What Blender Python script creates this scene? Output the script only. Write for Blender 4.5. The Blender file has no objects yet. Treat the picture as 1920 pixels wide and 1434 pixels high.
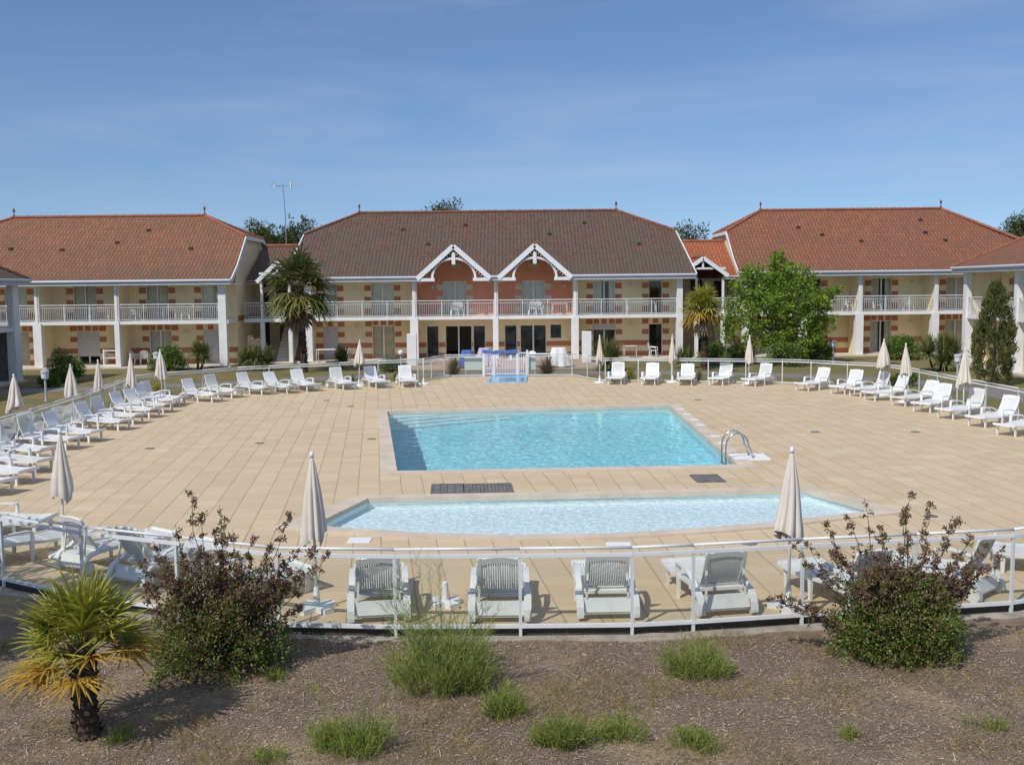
import bpy, bmesh, math, random
from mathutils import Vector, Matrix, noise
S = bpy.context.scene
COL = S.collection
rad = math.radians
RNG = random.Random(7)

# ------------------------------------------------------------------ helpers
def link_obj(name, me, parent=None):
    o = bpy.data.objects.new(name, me)
    COL.objects.link(o)
    if parent is not None:
        o.parent = parent
    return o

def tag(o, label=None, cat=None, group=None, kind=None):
    if label: o['label'] = label
    if cat: o['category'] = cat
    if group: o['group'] = group
    if kind: o['kind'] = kind
    return o

def empty(name, loc, rz=0.0, label=None, cat=None, group=None):
    o = bpy.data.objects.new(name, None)
    COL.objects.link(o)
    o.location = loc
    o.rotation_euler = (0, 0, rz)
    o.empty_display_size = .2
    return tag(o, label, cat, group)

def copy_tree(o, parent=None):
    c = o.copy()
    COL.objects.link(c)
    c.parent = parent
    for ch in list(o.children):
        copy_tree(ch, c)
    return c

class MB:
    """collects faces and links them as one mesh object"""
    def __init__(self):
        self.v = []; self.f = []; self.uv = None; self.mi = []
    def add(self, vs, fs):
        n = len(self.v)
        self.v += [tuple(p) for p in vs]
        self.f += [tuple(i + n for i in f) for f in fs]
    def box(self, x0, x1, y0, y1, z0, z1):
        self.add([(x, y, z) for x in (x0, x1) for y in (y0, y1) for z in (z0, z1)],
                 [(0, 1, 3, 2), (4, 6, 7, 5), (0, 4, 5, 1), (2, 3, 7, 6), (0, 2, 6, 4), (1, 5, 7, 3)])
        return self
    def obox(self, c, s, M=None):
        vs = []
        for x in (-.5, .5):
            for y in (-.5, .5):
                for z in (-.5, .5):
                    p = Vector((x * s[0], y * s[1], z * s[2]))
                    if M is not None: p = M @ p
                    vs.append(p + Vector(c))
        self.add(vs, [(0, 1, 3, 2), (4, 6, 7, 5), (0, 4, 5, 1), (2, 3, 7, 6), (0, 2, 6, 4), (1, 5, 7, 3)])
        return self
    def beam(self, p0, p1, w, h, up=(0, 0, 1)):
        p0 = Vector(p0); p1 = Vector(p1)
        d = (p1 - p0).normalized(); s = d.cross(Vector(up)).normalized(); u = s.cross(d)
        vs = []
        for p in (p0, p1):
            for a, b in ((-1, -1), (1, -1), (1, 1), (-1, 1)):
                vs.append(p + s * (a * w / 2) + u * (b * h / 2))
        self.add(vs, [(0, 1, 2, 3), (7, 6, 5, 4), (0, 4, 5, 1), (1, 5, 6, 2), (2, 6, 7, 3), (3, 7, 4, 0)])
        return self
    def tube(self, pts, r, n=8, cap=True):
        pts = [Vector(p) for p in pts]
        rs = r if isinstance(r, (list, tuple)) else [r] * len(pts)
        base = len(self.v); m = len(pts)
        a = None
        for i, p in enumerate(pts):
            d = (pts[min(i + 1, m - 1)] - pts[max(i - 1, 0)]).normalized()
            if a is None:
                a = d.orthogonal().normalized()
            else:
                a = (a - d * a.dot(d)).normalized()
            b = d.cross(a)
            for k in range(n):
                t = 2 * math.pi * k / n
                self.v.append(tuple(p + (a * math.cos(t) + b * math.sin(t)) * rs[i]))
        for i in range(m - 1):
            for k in range(n):
                q = base + i * n
                self.f.append((q + k, q + (k + 1) % n, q + n + (k + 1) % n, q + n + k))
        if cap:
            self.f.append(tuple(base + k for k in reversed(range(n))))
            self.f.append(tuple(base + (m - 1) * n + k for k in range(n)))
        return self
    def lathe(self, prof, n=12, c=(0, 0, 0)):
        base = len(self.v); m = len(prof)
        for r, z in prof:
            for k in range(n):
                t = 2 * math.pi * k / n
                self.v.append((c[0] + r * math.cos(t), c[1] + r * math.sin(t), c[2] + z))
        for i in range(m - 1):
            for k in range(n):
                q = base + i * n
                self.f.append((q + k, q + (k + 1) % n, q + n + (k + 1) % n, q + n + k))
        self.f.append(tuple(base + k for k in reversed(range(n))))
        self.f.append(tuple(base + (m - 1) * n + k for k in range(n)))
        return self
    def prism(self, pts, d):
        """closed planar polygon pts (3D) swept by vector d"""
        n = len(pts); d = Vector(d)
        vs = [Vector(p) for p in pts] + [Vector(p) + d for p in pts]
        fs = [tuple(range(n))[::-1], tuple(range(n, 2 * n))]
        fs += [(i, (i + 1) % n, n + (i + 1) % n, n + i) for i in range(n)]
        self.add(vs, fs)
        return self
    def poly(self, pts, uvs=None):
        n = len(self.v)
        self.v += [tuple(p) for p in pts]
        self.f.append(tuple(range(n, n + len(pts))))
        if uvs is not None:
            if self.uv is None: self.uv = {}
            self.uv[len(self.f) - 1] = uvs
        return self
    def build(self, name, m, parent=None, origin=(0, 0, 0), smooth=False, bevel=0, recalc=True):
        me = bpy.data.meshes.new(name)
        ox, oy, oz = origin
        me.from_pydata([(x - ox, y - oy, z - oz) for x, y, z in self.v], [], self.f)
        if self.uv:
            l = me.uv_layers.new(name='UVMap')
            for p in me.polygons:
                u = self.uv.get(p.index)
                if u:
                    for k, li in enumerate(p.loop_indices):
                        l.data[li].uv = u[k]
        if recalc and not self.uv and len(self.f) < 20000:
            bm = bmesh.new(); bm.from_mesh(me)
            bmesh.ops.recalc_face_normals(bm, faces=bm.faces[:])
            if bevel:
                es = [e for e in bm.edges if len(e.link_faces) == 2 and e.calc_face_angle(0) > .6]
                bmesh.ops.bevel(bm, geom=es, offset=bevel, segments=2, affect='EDGES', profile=.6)
            bm.to_mesh(me); bm.free()
        me.materials.append(m)
        if smooth:
            for p in me.polygons: p.use_smooth = True
        return link_obj(name, me, parent)

# ------------------------------------------------------------------ materials
class NT:
    def __init__(self, name):
        self.m = bpy.data.materials.new(name); self.m.use_nodes = True
        self.t = self.m.node_tree
        self.t.nodes.clear()
        self.out = self.t.nodes.new('ShaderNodeOutputMaterial')
    def n(self, typ, _in=None, **kw):
        x = self.t.nodes.new('ShaderNode' + typ)
        for k, v in kw.items(): setattr(x, k, v)
        for k, v in (_in or {}).items():
            s = x.inputs[k]
            if hasattr(v, 'is_output'): self.t.links.new(v, s)
            else:
                if hasattr(s.default_value, '__len__') and not isinstance(v, (int, float)) and len(v) == 3 and len(s.default_value) == 4: v = (*v, 1)
                s.default_value = v
        return x
    def math(self, op, a, b=0.0, c=0.0):
        return self.n('Math', {0: a, 1: b, 2: c}, operation=op).outputs[0]
    def mix(self, f, a, b):
        x = self.n('Mix', {0: f}, data_type='RGBA')
        for s, v in ((x.inputs[6], a), (x.inputs[7], b)):
            if hasattr(v, 'is_output'): self.t.links.new(v, s)
            else: s.default_value = (*v, 1)
        return x.outputs[2]
    def coord(self, which='Object', scale=None, rot=None):
        o = self.n('TexCoord').outputs[which]
        if scale or rot:
            o = self.n('Mapping', {'Vector': o, 'Scale': scale or (1, 1, 1), 'Rotation': rot or (0, 0, 0)}).outputs[0]
        return o
    def noise(self, vec, scale, detail=3, rough=.55):
        return self.n('TexNoise', {'Vector': vec, 'Scale': scale, 'Detail': detail, 'Roughness': rough}).outputs['Fac']
    def ramp(self, f, a, b):
        return self.n('MapRange', {0: f, 1: a, 2: b}).outputs[0]
    def bsdf(self, col, rough=.6, bump=None, bstr=.3, bdist=.01, **kw):
        d = {'Base Color': col, 'Roughness': rough}
        d.update(kw)
        if bump is not None:
            d['Normal'] = self.n('Bump', {'Height': bump, 'Strength': bstr, 'Distance': bdist}).outputs[0]
        p = self.n('BsdfPrincipled', d)
        self.t.links.new(p.outputs[0], self.out.inputs[0])
        return p

def pm(name, col, var=.12, scale=3.0, rough=.6, fine=40.0, bstr=.15, metal=0.0, spec=.4, dirt=None, dirt_amt=.35):
    """painted / plain surface: base colour, slow tone drift, fine grain"""
    t = NT(name); c = t.coord()
    n1 = t.noise(c, scale, 4)
    dark = tuple(x * (1 - var) for x in col); lite = tuple(min(1, x * (1 + var * .6)) for x in col)
    cc = t.mix(t.ramp(n1, .3, .7), dark, lite)
    if dirt:
        n3 = t.ramp(t.noise(c, scale * 2.7, 6, .65), .52, .75)
        cc = t.mix(t.math('MULTIPLY', n3, dirt_amt), cc, dirt)
    n2 = t.noise(c, fine, 2)
    r = t.math('MULTIPLY_ADD', n1, .2, rough - .1)
    t.bsdf(cc, r, bump=n2, bstr=bstr, bdist=.004, Metallic=metal, **{'Specular IOR Level': spec})
    return t.m

def leafmat(name, a, b, c=None, trans=.25, rough=.55, two=.25, spec=.3):
    t = NT(name)
    ri = t.n('NewGeometry').outputs['Random Per Island']
    cc = t.mix(ri, a, b)
    if c:
        k = t.math('FRACT', t.math('MULTIPLY', ri, 7.31))
        cc = t.mix(t.math('MULTIPLY', t.math('GREATER_THAN', k, 1 - two), .85), cc, c)
    p = t.n('BsdfPrincipled', {'Base Color': cc, 'Roughness': rough, 'Specular IOR Level': spec})
    tr = t.n('BsdfTranslucent', {'Color': cc})
    mx = t.n('MixShader', {0: trans, 1: p.outputs[0], 2: tr.outputs[0]})
    t.t.links.new(mx.outputs[0], t.out.inputs[0])
    return t.m

def roof_mat(name, tile_a, tile_b, lichen, lich, joint, dk=.0):
    t = NT(name)
    uv = t.n('UVMap').outputs[0]
    sx = t.n('SeparateXYZ', {0: uv})
    u, v = sx.outputs[0], sx.outputs[1]
    br = t.n('TexBrick', {'Vector': uv, 'Color1': tile_a, 'Color2': tile_b, 'Mortar': joint, 'Scale': 1.0, 'Mortar Size': .018,
                          'Mortar Smooth': .3, 'Bias': -.1, 'Brick Width': .24, 'Row Height': .34}, offset=.5, squash=1)
    c = t.coord()
    big = t.noise(c, .45, 5, .6)
    med = t.noise(c, 2.2, 5, .7)
    amt = t.math('MULTIPLY', t.ramp(t.math('ADD', t.math('MULTIPLY', big, .55), t.math('MULTIPLY', med, .45)), .42, .62), lich)
    # lichen and soot gather low on the slope, in streaks
    low = t.math('MULTIPLY', t.ramp(v, 4.5, 0.2), dk)
    st = t.noise(t.n('Mapping', {'Vector': uv, 'Scale': (3.0, .35, 1)}).outputs[0], 1.4, 4)
    amt = t.math('MINIMUM', t.math('ADD', amt, t.math('MULTIPLY', low, t.ramp(st, .35, .7))), .95)
    cc = t.mix(amt, br.outputs[0], lichen)
    sp = t.ramp(t.noise(c, 9.0, 2), .66, .74)
    cc = t.mix(t.math('MULTIPLY', sp, .5), cc, (.33, .25, .19))
    roll = t.math('SINE', t.math('MULTIPLY', u, 2 * math.pi / .24))
    saw = t.math('SUBTRACT', 1.0, t.math('FRACT', t.math('DIVIDE', v, .34)))
    h = t.math('ADD', t.math('MULTIPLY', roll, .6), t.math('MULTIPLY', saw, .8))
    t.bsdf(cc, .8, bump=h, bstr=.9, bdist=.035, **{'Specular IOR Level': .25})
    return t.m

M = {}
M['white'] = pm('white_paint', (.76, .77, .78), .05, 1.2, .5, dirt=(.55, .52, .46), dirt_amt=.25)
M['whitecol'] = pm('white_render', (.78, .775, .76), .07, .9, .7, dirt=(.5, .46, .38), dirt_amt=.3)
M['gutter'] = pm('grey_white_gutter', (.50, .54, .60), .06, 1, .45)
M['cream'] = pm('cream_render', (.86, .72, .46), .08, .7, .85, 60, .25, dirt=(.5, .4, .26), dirt_amt=.25)
M['cream2'] = pm('beige_block', (.62, .55, .40), .08, 2, .85)
M['orange'] = pm('terracotta_render', (.70, .29, .165), .10, .9, .85, 60, .25)
M['brick'] = pm('red_brick_paint', (.47, .18, .105), .16, 2.5, .85)
M['concrete'] = pm('pale_concrete', (.62, .55, .45), .15, 1.4, .85, 30, .3, dirt=(.3, .28, .24))
M['edge'] = pm('weathered_concrete', (.37, .32, .26), .35, 2.2, .9, 25, .8, dirt=(.20, .165, .13), dirt_amt=.9)
M['resin'] = pm('white_resin', (.80, .80, .79), .04, 2.5, .38, 60, .05, dirt=(.62, .58, .50), dirt_amt=.18, spec=.5)
M['resin2'] = pm('aged_white_resin', (.74, .735, .70), .06, 2.5, .42, 60, .05, dirt=(.52, .48, .40), dirt_amt=.25, spec=.5)
M['rail'] = pm('white_aluminium', (.70, .71, .71), .05, 3, .35, spec=.5)
M['post'] = pm('grey_white_aluminium', (.62, .64, .62), .06, 3, .4, spec=.5)
M['steel'] = pm('stainless_steel', (.55, .56, .58), .05, 5, .22, metal=1.0)
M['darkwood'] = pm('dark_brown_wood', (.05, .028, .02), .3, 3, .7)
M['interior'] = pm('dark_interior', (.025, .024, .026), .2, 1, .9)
M['curtain'] = pm('sage_curtain', (.78, .74, .63), .12, 4, .9)
M['curtain2'] = pm('beige_curtain', (.74, .65, .47), .12, 4, .9)
M['shutter'] = pm('white_roller_shutter', (.60, .58, .58), .04, 2, .6)
M['canvas'] = pm('beige_canvas', (.66, .59, .51), .09, 4, .9, 120, .2)
M['blue'] = pm('blue_cloth', (.085, .165, .42), .25, 5, .9)
M['bluelin'] = pm('pale_blue_liner', (.28, .50, .68), .2, 2, .5)
M['cloth'] = pm('white_cloth', (.80, .80, .80), .05, 4, .9)
M['lilac'] = pm('lilac_cloth', (.55, .47, .60), .1, 4, .9)
M['grate'] = pm('grey_slatted_grate', (.16, .15, .15), .3, 4, .8, dirt=(.3, .27, .23))
M['rock'] = pm('grey_rock', (.33, .32, .31), .4, 1.8, .9, 14, .8, dirt=(.16, .15, .13))
M['lampgrey'] = pm('grey_lamp_metal', (.42, .45, .50), .08, 4, .5)
M['lampglass'] = pm('frosted_lamp_glass', (.66, .68, .72), .06, 6, .3)
M['bark'] = pm('grey_bark', (.14, .11, .085), .4, 6, .95, 20, .8)
M['palmbark'] = pm('fibrous_palm_bark', (.075, .05, .034), .5, 9, .95, 30, 1.0)
M['twig'] = pm('brown_twig', (.10, .06, .045), .3, 8, .9)
M['antenna'] = pm('antenna_metal', (.25, .25, .27), .2, 4, .5)
M['dark_edge'] = pm('shadow_gap_concrete', (.075, .065, .055), .3, 3, .9)  # deck skirt: the shadow gap under the bottom rail is put into its colour
M['coping'] = pm('pinkish_stone_coping', (.60, .50, .39), .14, 1.5, .8, 30, .3, dirt=(.42, .34, .27))
M['cream_ext'] = M['cream']
M['tile_grey'] = pm('grey_mosaic', (.35, .36, .36), .3, 8, .5)
M['terracotta'] = pm('terracotta_pot', (.45, .2, .12), .2, 4, .8)
M['plaque'] = pm('beige_plaque', (.55, .46, .30), .1, 4, .8)

M['roof_mid'] = roof_mat('brown_roof_tiles', (.170, .090, .060), (.108, .066, .052), (.102, .087, .066), .8, (.04, .028, .026), .3)
M['roof_left'] = roof_mat('red_roof_tiles', (.295, .128, .068), (.22, .098, .056), (.135, .092, .06), .45, (.10, .045, .03), .7)
M['roof_right'] = roof_mat('orange_roof_tiles', (.30, .118, .064), (.23, .09, .052), (.155, .088, .056), .45, (.11, .045, .03), .35)
M['roof_new'] = roof_mat('bright_orange_roof_tiles', (.42, .135, .06), (.33, .10, .05), (.2, .10, .06), .2, (.14, .05, .03), .1)
M['ridge'] = pm('orange_ridge_tiles', (.31, .115, .068), .3, 3, .85, dirt=(.12, .08, .06), dirt_amt=.5)
M['ridge_old'] = pm('brown_ridge_tiles', (.22, .09, .06), .35, 3, .85, dirt=(.09, .07, .06), dirt_amt=.6)

def glass_mat(name, tint, f0=.08, rough=.0, fm=.8):
    t = NT(name)
    fr = t.math('POWER', t.n('LayerWeight', {'Blend': .5}).outputs['Facing'], 5.0)
    fac = t.math('MULTIPLY_ADD', fr, fm, f0)
    a = t.n('BsdfTransparent', {'Color': tint})
    b = t.n('BsdfGlossy', {'Color': (.95, .97, 1), 'Roughness': rough})
    mx = t.n('MixShader', {0: fac, 1: a.outputs[0], 2: b.outputs[0]})
    t.t.links.new(mx.outputs[0], t.out.inputs[0])
    return t.m
M['window'] = glass_mat('window_glass', (.86, .88, .86), .05)
M['panel'] = glass_mat('clear_fence_panel', (.86, .885, .87), .02, .04, .35)
M['frost'] = pm('frosted_panel', (.62, .70, .66), .05, 3, .4)

def deck_mat():
    t = NT('beige_paving_slabs')
    c = t.coord()
    sp = t.n('SeparateXYZ', {0: c})
    side = t.math('GREATER_THAN', sp.outputs[0], 1.35)
    def layout(ang):
        return t.n('Mapping', {'Vector': c, 'Rotation': (0, 0, rad(ang))}).outputs[0]
    va, vb = layout(-7.4), layout(-2.6)
    mv = t.n('Mix', {0: side}, data_type='VECTOR')
    t.t.links.new(va, mv.inputs[4]); t.t.links.new(vb, mv.inputs[5])
    s2 = t.n('SeparateXYZ', {0: mv.outputs[1]})
    sw = t.n('CombineXYZ', {0: s2.outputs[1], 1: s2.outputs[0], 2: 0.0}).outputs[0]
    br = t.n('TexBrick', {'Vector': sw, 'Color1': (.61, .472, .308), 'Color2': (.53, .408, .266), 'Mortar': (.38, .29, .19), 'Scale': 1.0,
                          'Mortar Size': .005, 'Mortar Smooth': .1, 'Bias': .0, 'Brick Width': .5, 'Row Height': .5}, offset=.5)
    # the long joints gape a little more than the cross joints, unevenly
    fx = t.math('FRACT', t.math('DIVIDE', s2.outputs[0], .5))
    dj = t.math('MINIMUM', fx, t.math('SUBTRACT', 1.0, fx))
    wn = t.noise(c, .7, 3)
    jw = t.math('MULTIPLY_ADD', wn, .05, -.002)
    ln = t.math('LESS_THAN', dj, jw)
    cc = t.mix(t.math('MULTIPLY', ln, .50), br.outputs[0], (.20, .15, .10))
    big = t.ramp(t.noise(c, .22, 4), .3, .7)
    cc = t.mix(t.math('MULTIPLY', big, .22), cc, (.66, .53, .34))
    st = t.ramp(t.noise(t.n('Mapping', {'Vector': sw, 'Scale': (2.2, .6, 1)}).outputs[0], 1.5, 5, .7), .58, .75)
    cc = t.mix(t.math('MULTIPLY', st, .42), cc, (.42, .33, .22))
    # damp or worn single slabs
    wn2 = t.n('TexWhiteNoise', {'Vector': t.n('VectorMath', {0: t.n('VectorMath', {0: sw, 1: (2, 2, 0)}, operation='MULTIPLY').outputs[0]}, operation='FLOOR').outputs[0]}).outputs[0]
    cc = t.mix(t.math('MULTIPLY', t.math('GREATER_THAN', wn2, .965), .25), cc, (.70, .60, .44))
    gr = t.noise(c, 60, 3)
    cc = t.mix(t.math('MULTIPLY', t.ramp(gr, .45, .75), .18), cc, (.38, .29, .2))
    h = t.math('SUBTRACT', t.math('MULTIPLY', gr, .3), ln)
    t.bsdf(cc, .82, bump=h, bstr=.35, bdist=.01, **{'Specular IOR Level': .25})
    return t.m
M['deck'] = deck_mat()

def ground_mat():
    t = NT('dry_soil_and_lawn')
    c = t.coord(); sp = t.n('SeparateXYZ', {0: c}); y = sp.outputs[1]
    a = t.noise(c, 1.1, 6, .62); b = t.noise(c, 5.5, 5, .7); d = t.noise(c, 38, 4, .75); e = t.noise(c, 110, 2, .7)
    soil = t.mix(t.ramp(a, .35, .68), (.36, .25, .185), (.52, .39, .285))
    soil = t.mix(t.math('MULTIPLY', t.ramp(b, .5, .72), .5), soil, (.36, .265, .13))
    soil = t.mix(t.math('MULTIPLY', t.ramp(d, .50, .68), .75), soil, (.58, .47, .345))
    soil = t.mix(t.math('MULTIPLY', t.ramp(e, .62, .5), .75), soil, (.11, .08, .062))
    straw = t.ramp(t.noise(c, .55, 5, .65), .50, .66)
    soil = t.mix(t.math('MULTIPLY', straw, .55), soil, (.52, .40, .21))
    pale = t.ramp(t.noise(c, .8, 6, .7), .60, .74)
    soil = t.mix(t.math('MULTIPLY', pale, .45), soil, (.55, .44, .30))
    lw = t.mix(t.ramp(t.noise(c, .35, 5, .6), .36, .66), (.19, .18, .07), (.285, .215, .11))
    lw = t.mix(t.math('MULTIPLY', t.ramp(t.noise(c, 2.0, 5, .7), .5, .72), .55), lw, (.12, .15, .045))
    lw = t.mix(t.math('MULTIPLY', t.ramp(d, .5, .72), .3), lw, (.26, .21, .12))
    cc = t.mix(t.ramp(y, 17, 21), soil, lw)
    h = t.math('ADD', t.math('MULTIPLY', d, .7), t.math('ADD', t.math('MULTIPLY', e, .3), b))
    t.bsdf(cc, .95, bump=h, bstr=.9, bdist=.05, **{'Specular IOR Level': .1})
    return t.m
M['ground'] = ground_mat()
def path_mat(name, a, b):
    t = NT(name); c = t.coord()
    cc = t.mix(t.ramp(t.noise(c, .8, 5), .3, .7), a, b)
    g = t.noise(c, 30, 3)
    cc = t.mix(t.math('MULTIPLY', t.ramp(g, .5, .7), .3), cc, tuple(x * .5 for x in a))
    t.bsdf(cc, .9, bump=g, bstr=.3, bdist=.01)
    return t.m
M['path'] = path_mat('grey_tarmac', (.20, .175, .17), (.255, .22, .21))
M['patio'] = path_mat('pink_paving', (.50, .365, .285), (.42, .31, .25))

def mosaic(name, a, b, g, s=.05):
    t = NT(name); c = t.coord()
    # tile grid in all three axes
    vs = t.n('VectorMath', {0: c, 1: (1 / s, 1 / s, 1 / s)}, operation='MULTIPLY').outputs[0]
    rnd = t.n('TexWhiteNoise', {'Vector': t.n('VectorMath', {0: vs}, operation='FLOOR').outputs[0]}).outputs[0]
    cc = t.mix(rnd, a, b)
    cc = t.mix(t.math('MULTIPLY', t.ramp(t.noise(c, 1.2, 4), .4, .7), .3), cc, g)
    t.bsdf(cc, .35, **{'Specular IOR Level': .3})
    return t.m
M['poolfloor'] = mosaic('blue_pool_mosaic', (.32, .79, .90), (.40, .86, .93), (.26, .74, .87))
M['poolwall'] = mosaic('pale_blue_pool_mosaic', (.55, .86, .90), (.64, .90, .93), (.48, .82, .88))
M['padfloor'] = mosaic('white_blue_paddling_mosaic', (.84, .97, .97), (.92, .98, .98), (.78, .96, .97))
M['poolstep'] = mosaic('white_step_mosaic', (.60, .86, .90), (.66, .89, .92), (.55, .83, .88))

def water_mat():
    t = NT('clear_rippled_water')
    g = t.n('BsdfGlass', {'Color': (.95, .995, 1), 'IOR': 1.18, 'Roughness': 0.0})
    t.t.links.new(g.outputs[0], t.out.inputs[0])
    return t.m
M['water'] = water_mat()

M['tree_leaf'] = leafmat('fresh_green_leaf', (.20, .32, .034), (.32, .45, .065), (.11, .19, .022), .4)
M['shrub_leaf'] = leafmat('dark_green_leaf', (.075, .14, .024), (.15, .23, .042), (.20, .26, .055), .2)
M['dome_leaf'] = leafmat('grey_green_leaf', (.11, .17, .08), (.16, .22, .11), None, .2)
M['cypress_leaf'] = leafmat('olive_cypress_leaf', (.075, .098, .026), (.13, .15, .042), (.16, .155, .05), .12)
M['pine_leaf'] = leafmat('dark_pine_needle', (.06, .072, .022), (.105, .12, .036), None, .2, .9, .25, .05)
M['photinia_green'] = leafmat('glossy_green_leaf', (.09, .15, .024), (.18, .25, .042), (.17, .11, .045), .2, .35)
M['photinia_red'] = leafmat('bronze_young_leaf', (.17, .088, .066), (.30, .17, .125), (.13, .13, .04), .25, .45)
M['broom'] = leafmat('broom_green_stem', (.19, .235, .045), (.35, .38, .105), (.09, .12, .03), .2)
M['broom2'] = leafmat('bright_broom_stem', (.21, .265, .045), (.34, .375, .095), (.12, .16, .035), .25)
M['yucca'] = leafmat('yucca_leaf', (.11, .15, .038), (.20, .23, .07), (.29, .25, .10), .2)
M['flax'] = leafmat('bronze_flax_leaf', (.20, .135, .09), (.32, .23, .15), (.17, .16, .07), .2)
M['palm_green'] = leafmat('palm_green_leaf', (.30, .32, .04), (.48, .44, .08), (.15, .19, .03), .25, .45)
M['palm_yellow'] = leafmat('palm_yellow_leaf', (.44, .27, .035), (.55, .35, .07), (.30, .27, .04), .3, .5)
M['palm_dark'] = leafmat('palm_dark_leaf', (.09, .115, .036), (.17, .185, .06), (.25, .22, .08), .2, .45)
M['palm_dry'] = leafmat('palm_dry_leaf', (.24, .18, .11), (.33, .25, .15), None, .2, .7)
M['palm_olive'] = leafmat('palm_olive_leaf', (.10, .12, .026), (.18, .175, .04), (.28, .2, .05), .2, .5)
M['yellowflower'] = leafmat('yellow_petal', (.55, .42, .02), (.65, .5, .04), (.16, .2, .03), .3, .6, .45)
M['redflower'] = leafmat('red_petal', (.5, .05, .03), (.6, .08, .05), (.1, .14, .03), .3, .6, .35)
M['drygrass'] = leafmat('dry_grass_blade', (.34, .25, .11), (.48, .37, .18), (.20, .22, .065), .2, .8, .3)
M['litter'] = leafmat('bark_chip', (.14, .10, .07), (.47, .355, .25), (.58, .47, .34), .0, .9, .14)
M['plume'] = leafmat('pale_plume', (.42, .34, .26), (.5, .42, .33), None, .3, .9)

# ------------------------------------------------------------------ world, sun, camera
SUN = Vector((-.429, -.530, .731)).normalized()
w = bpy.data.worlds.new('World'); S.world = w; w.use_nodes = True
wt = w.node_tree; bg = wt.nodes['Background']
sky = wt.nodes.new('ShaderNodeTexSky'); sky.sky_type = 'NISHITA'; sky.sun_disc = False
sky.sun_elevation = math.asin(SUN.z); sky.sun_rotation = math.atan2(SUN.x, SUN.y)
sky.air_density = 1.0; sky.dust_density = .2; sky.ozone_density = 3.0; sky.altitude = 20
def wn(typ, **kw):
    x = wt.nodes.new('ShaderNode' + typ)
    for k, v in kw.items(): setattr(x, k, v)
    return x
tc = wn('TexCoord')
lift = wn('VectorMath', operation='ADD'); lift.inputs[1].default_value = (0, 0, .052)     # look a little above the hazy horizon band
wt.links.new(tc.outputs['Generated'], lift.inputs[0])
nrm_ = wn('VectorMath', operation='NORMALIZE'); wt.links.new(lift.outputs[0], nrm_.inputs[0]); wt.links.new(nrm_.outputs[0], sky.inputs[0])
def cirrus(scale, rot, lo, hi, sc=1.0):
    mp = wn('Mapping'); mp.inputs['Scale'].default_value = scale; mp.inputs['Rotation'].default_value = rot
    wt.links.new(tc.outputs['Generated'], mp.inputs[0])
    nz = wn('TexNoise'); nz.inputs['Scale'].default_value = sc; nz.inputs['Detail'].default_value = 7; nz.inputs['Roughness'].default_value = .62
    nz.inputs['Distortion'].default_value = .6
    wt.links.new(mp.outputs[0], nz.inputs['Vector'])
    mr = wn('MapRange'); mr.inputs[1].default_value = lo; mr.inputs[2].default_value = hi
    wt.links.new(nz.outputs['Fac'], mr.inputs[0])
    return mr.outputs[0]
c1 = cirrus((2.2, 2.2, 16), (0, rad(-7), 0), .42, .80)
c2 = cirrus((1.2, 1.2, 5), (0, rad(5), 0), .38, .75)
ml = wn('Math', operation='MULTIPLY'); wt.links.new(c1, ml.inputs[0]); wt.links.new(c2, ml.inputs[1])
ad = wn('Math', operation='MULTIPLY_ADD'); wt.links.new(ml.outputs[0], ad.inputs[0]); ad.inputs[1].default_value = .7
m3 = wn('Math', operation='MULTIPLY'); wt.links.new(c2, m3.inputs[0]); m3.inputs[1].default_value = .05
wt.links.new(m3.outputs[0], ad.inputs[2])
sepz = wn('SeparateXYZ'); wt.links.new(tc.outputs['Generated'], sepz.inputs[0])
fill_veil = wn('MapRange', interpolation_type='SMOOTHSTEP'); fill_veil.inputs[1].default_value = .38; fill_veil.inputs[2].default_value = .75; fill_veil.inputs[4].default_value = .36  # bright veil high overhead, out of view, added to fill the shade
wt.links.new(sepz.outputs[2], fill_veil.inputs[0])
vm = wn('Math', operation='MULTIPLY_ADD'); wt.links.new(c2, vm.inputs[0]); vm.inputs[1].default_value = .9; vm.inputs[2].default_value = .42
vk = wn('Math', operation='MULTIPLY'); wt.links.new(vm.outputs[0], vk.inputs[0]); wt.links.new(fill_veil.outputs[0], vk.inputs[1])
fill_mix = wn('Mix', data_type='RGBA'); wt.links.new(vk.outputs[0], fill_mix.inputs[0]); wt.links.new(sky.outputs[0], fill_mix.inputs[6]); fill_mix.inputs[7].default_value = (13.5, 13.5, 13.2, 1)
mixn = wn('Mix', data_type='RGBA'); wt.links.new(ad.outputs[0], mixn.inputs[0])
wt.links.new(fill_mix.outputs[2], mixn.inputs[6]); mixn.inputs[7].default_value = (5.2, 5.9, 7.0, 1)
tint = wn('Mix', data_type='RGBA', blend_type='MULTIPLY'); tint.inputs[0].default_value = 1
wt.links.new(mixn.outputs[2], tint.inputs[6]); tint.inputs[7].default_value = (.83, .92, 1.07, 1)
wt.links.new(tint.outputs[2], bg.inputs[0]); bg.inputs[1].default_value = .097

sl = bpy.data.lights.new('sun', 'SUN'); sl.energy = 3.35; sl.angle = rad(.53); sl.color = (1, .955, .88)
so = bpy.data.objects.new('sun', sl); COL.objects.link(so)
so.rotation_euler = SUN.to_track_quat('Z', 'Y').to_euler(); so.location = (-20, -25, 40)
sl.cycles.is_caustics_light = True

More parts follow.
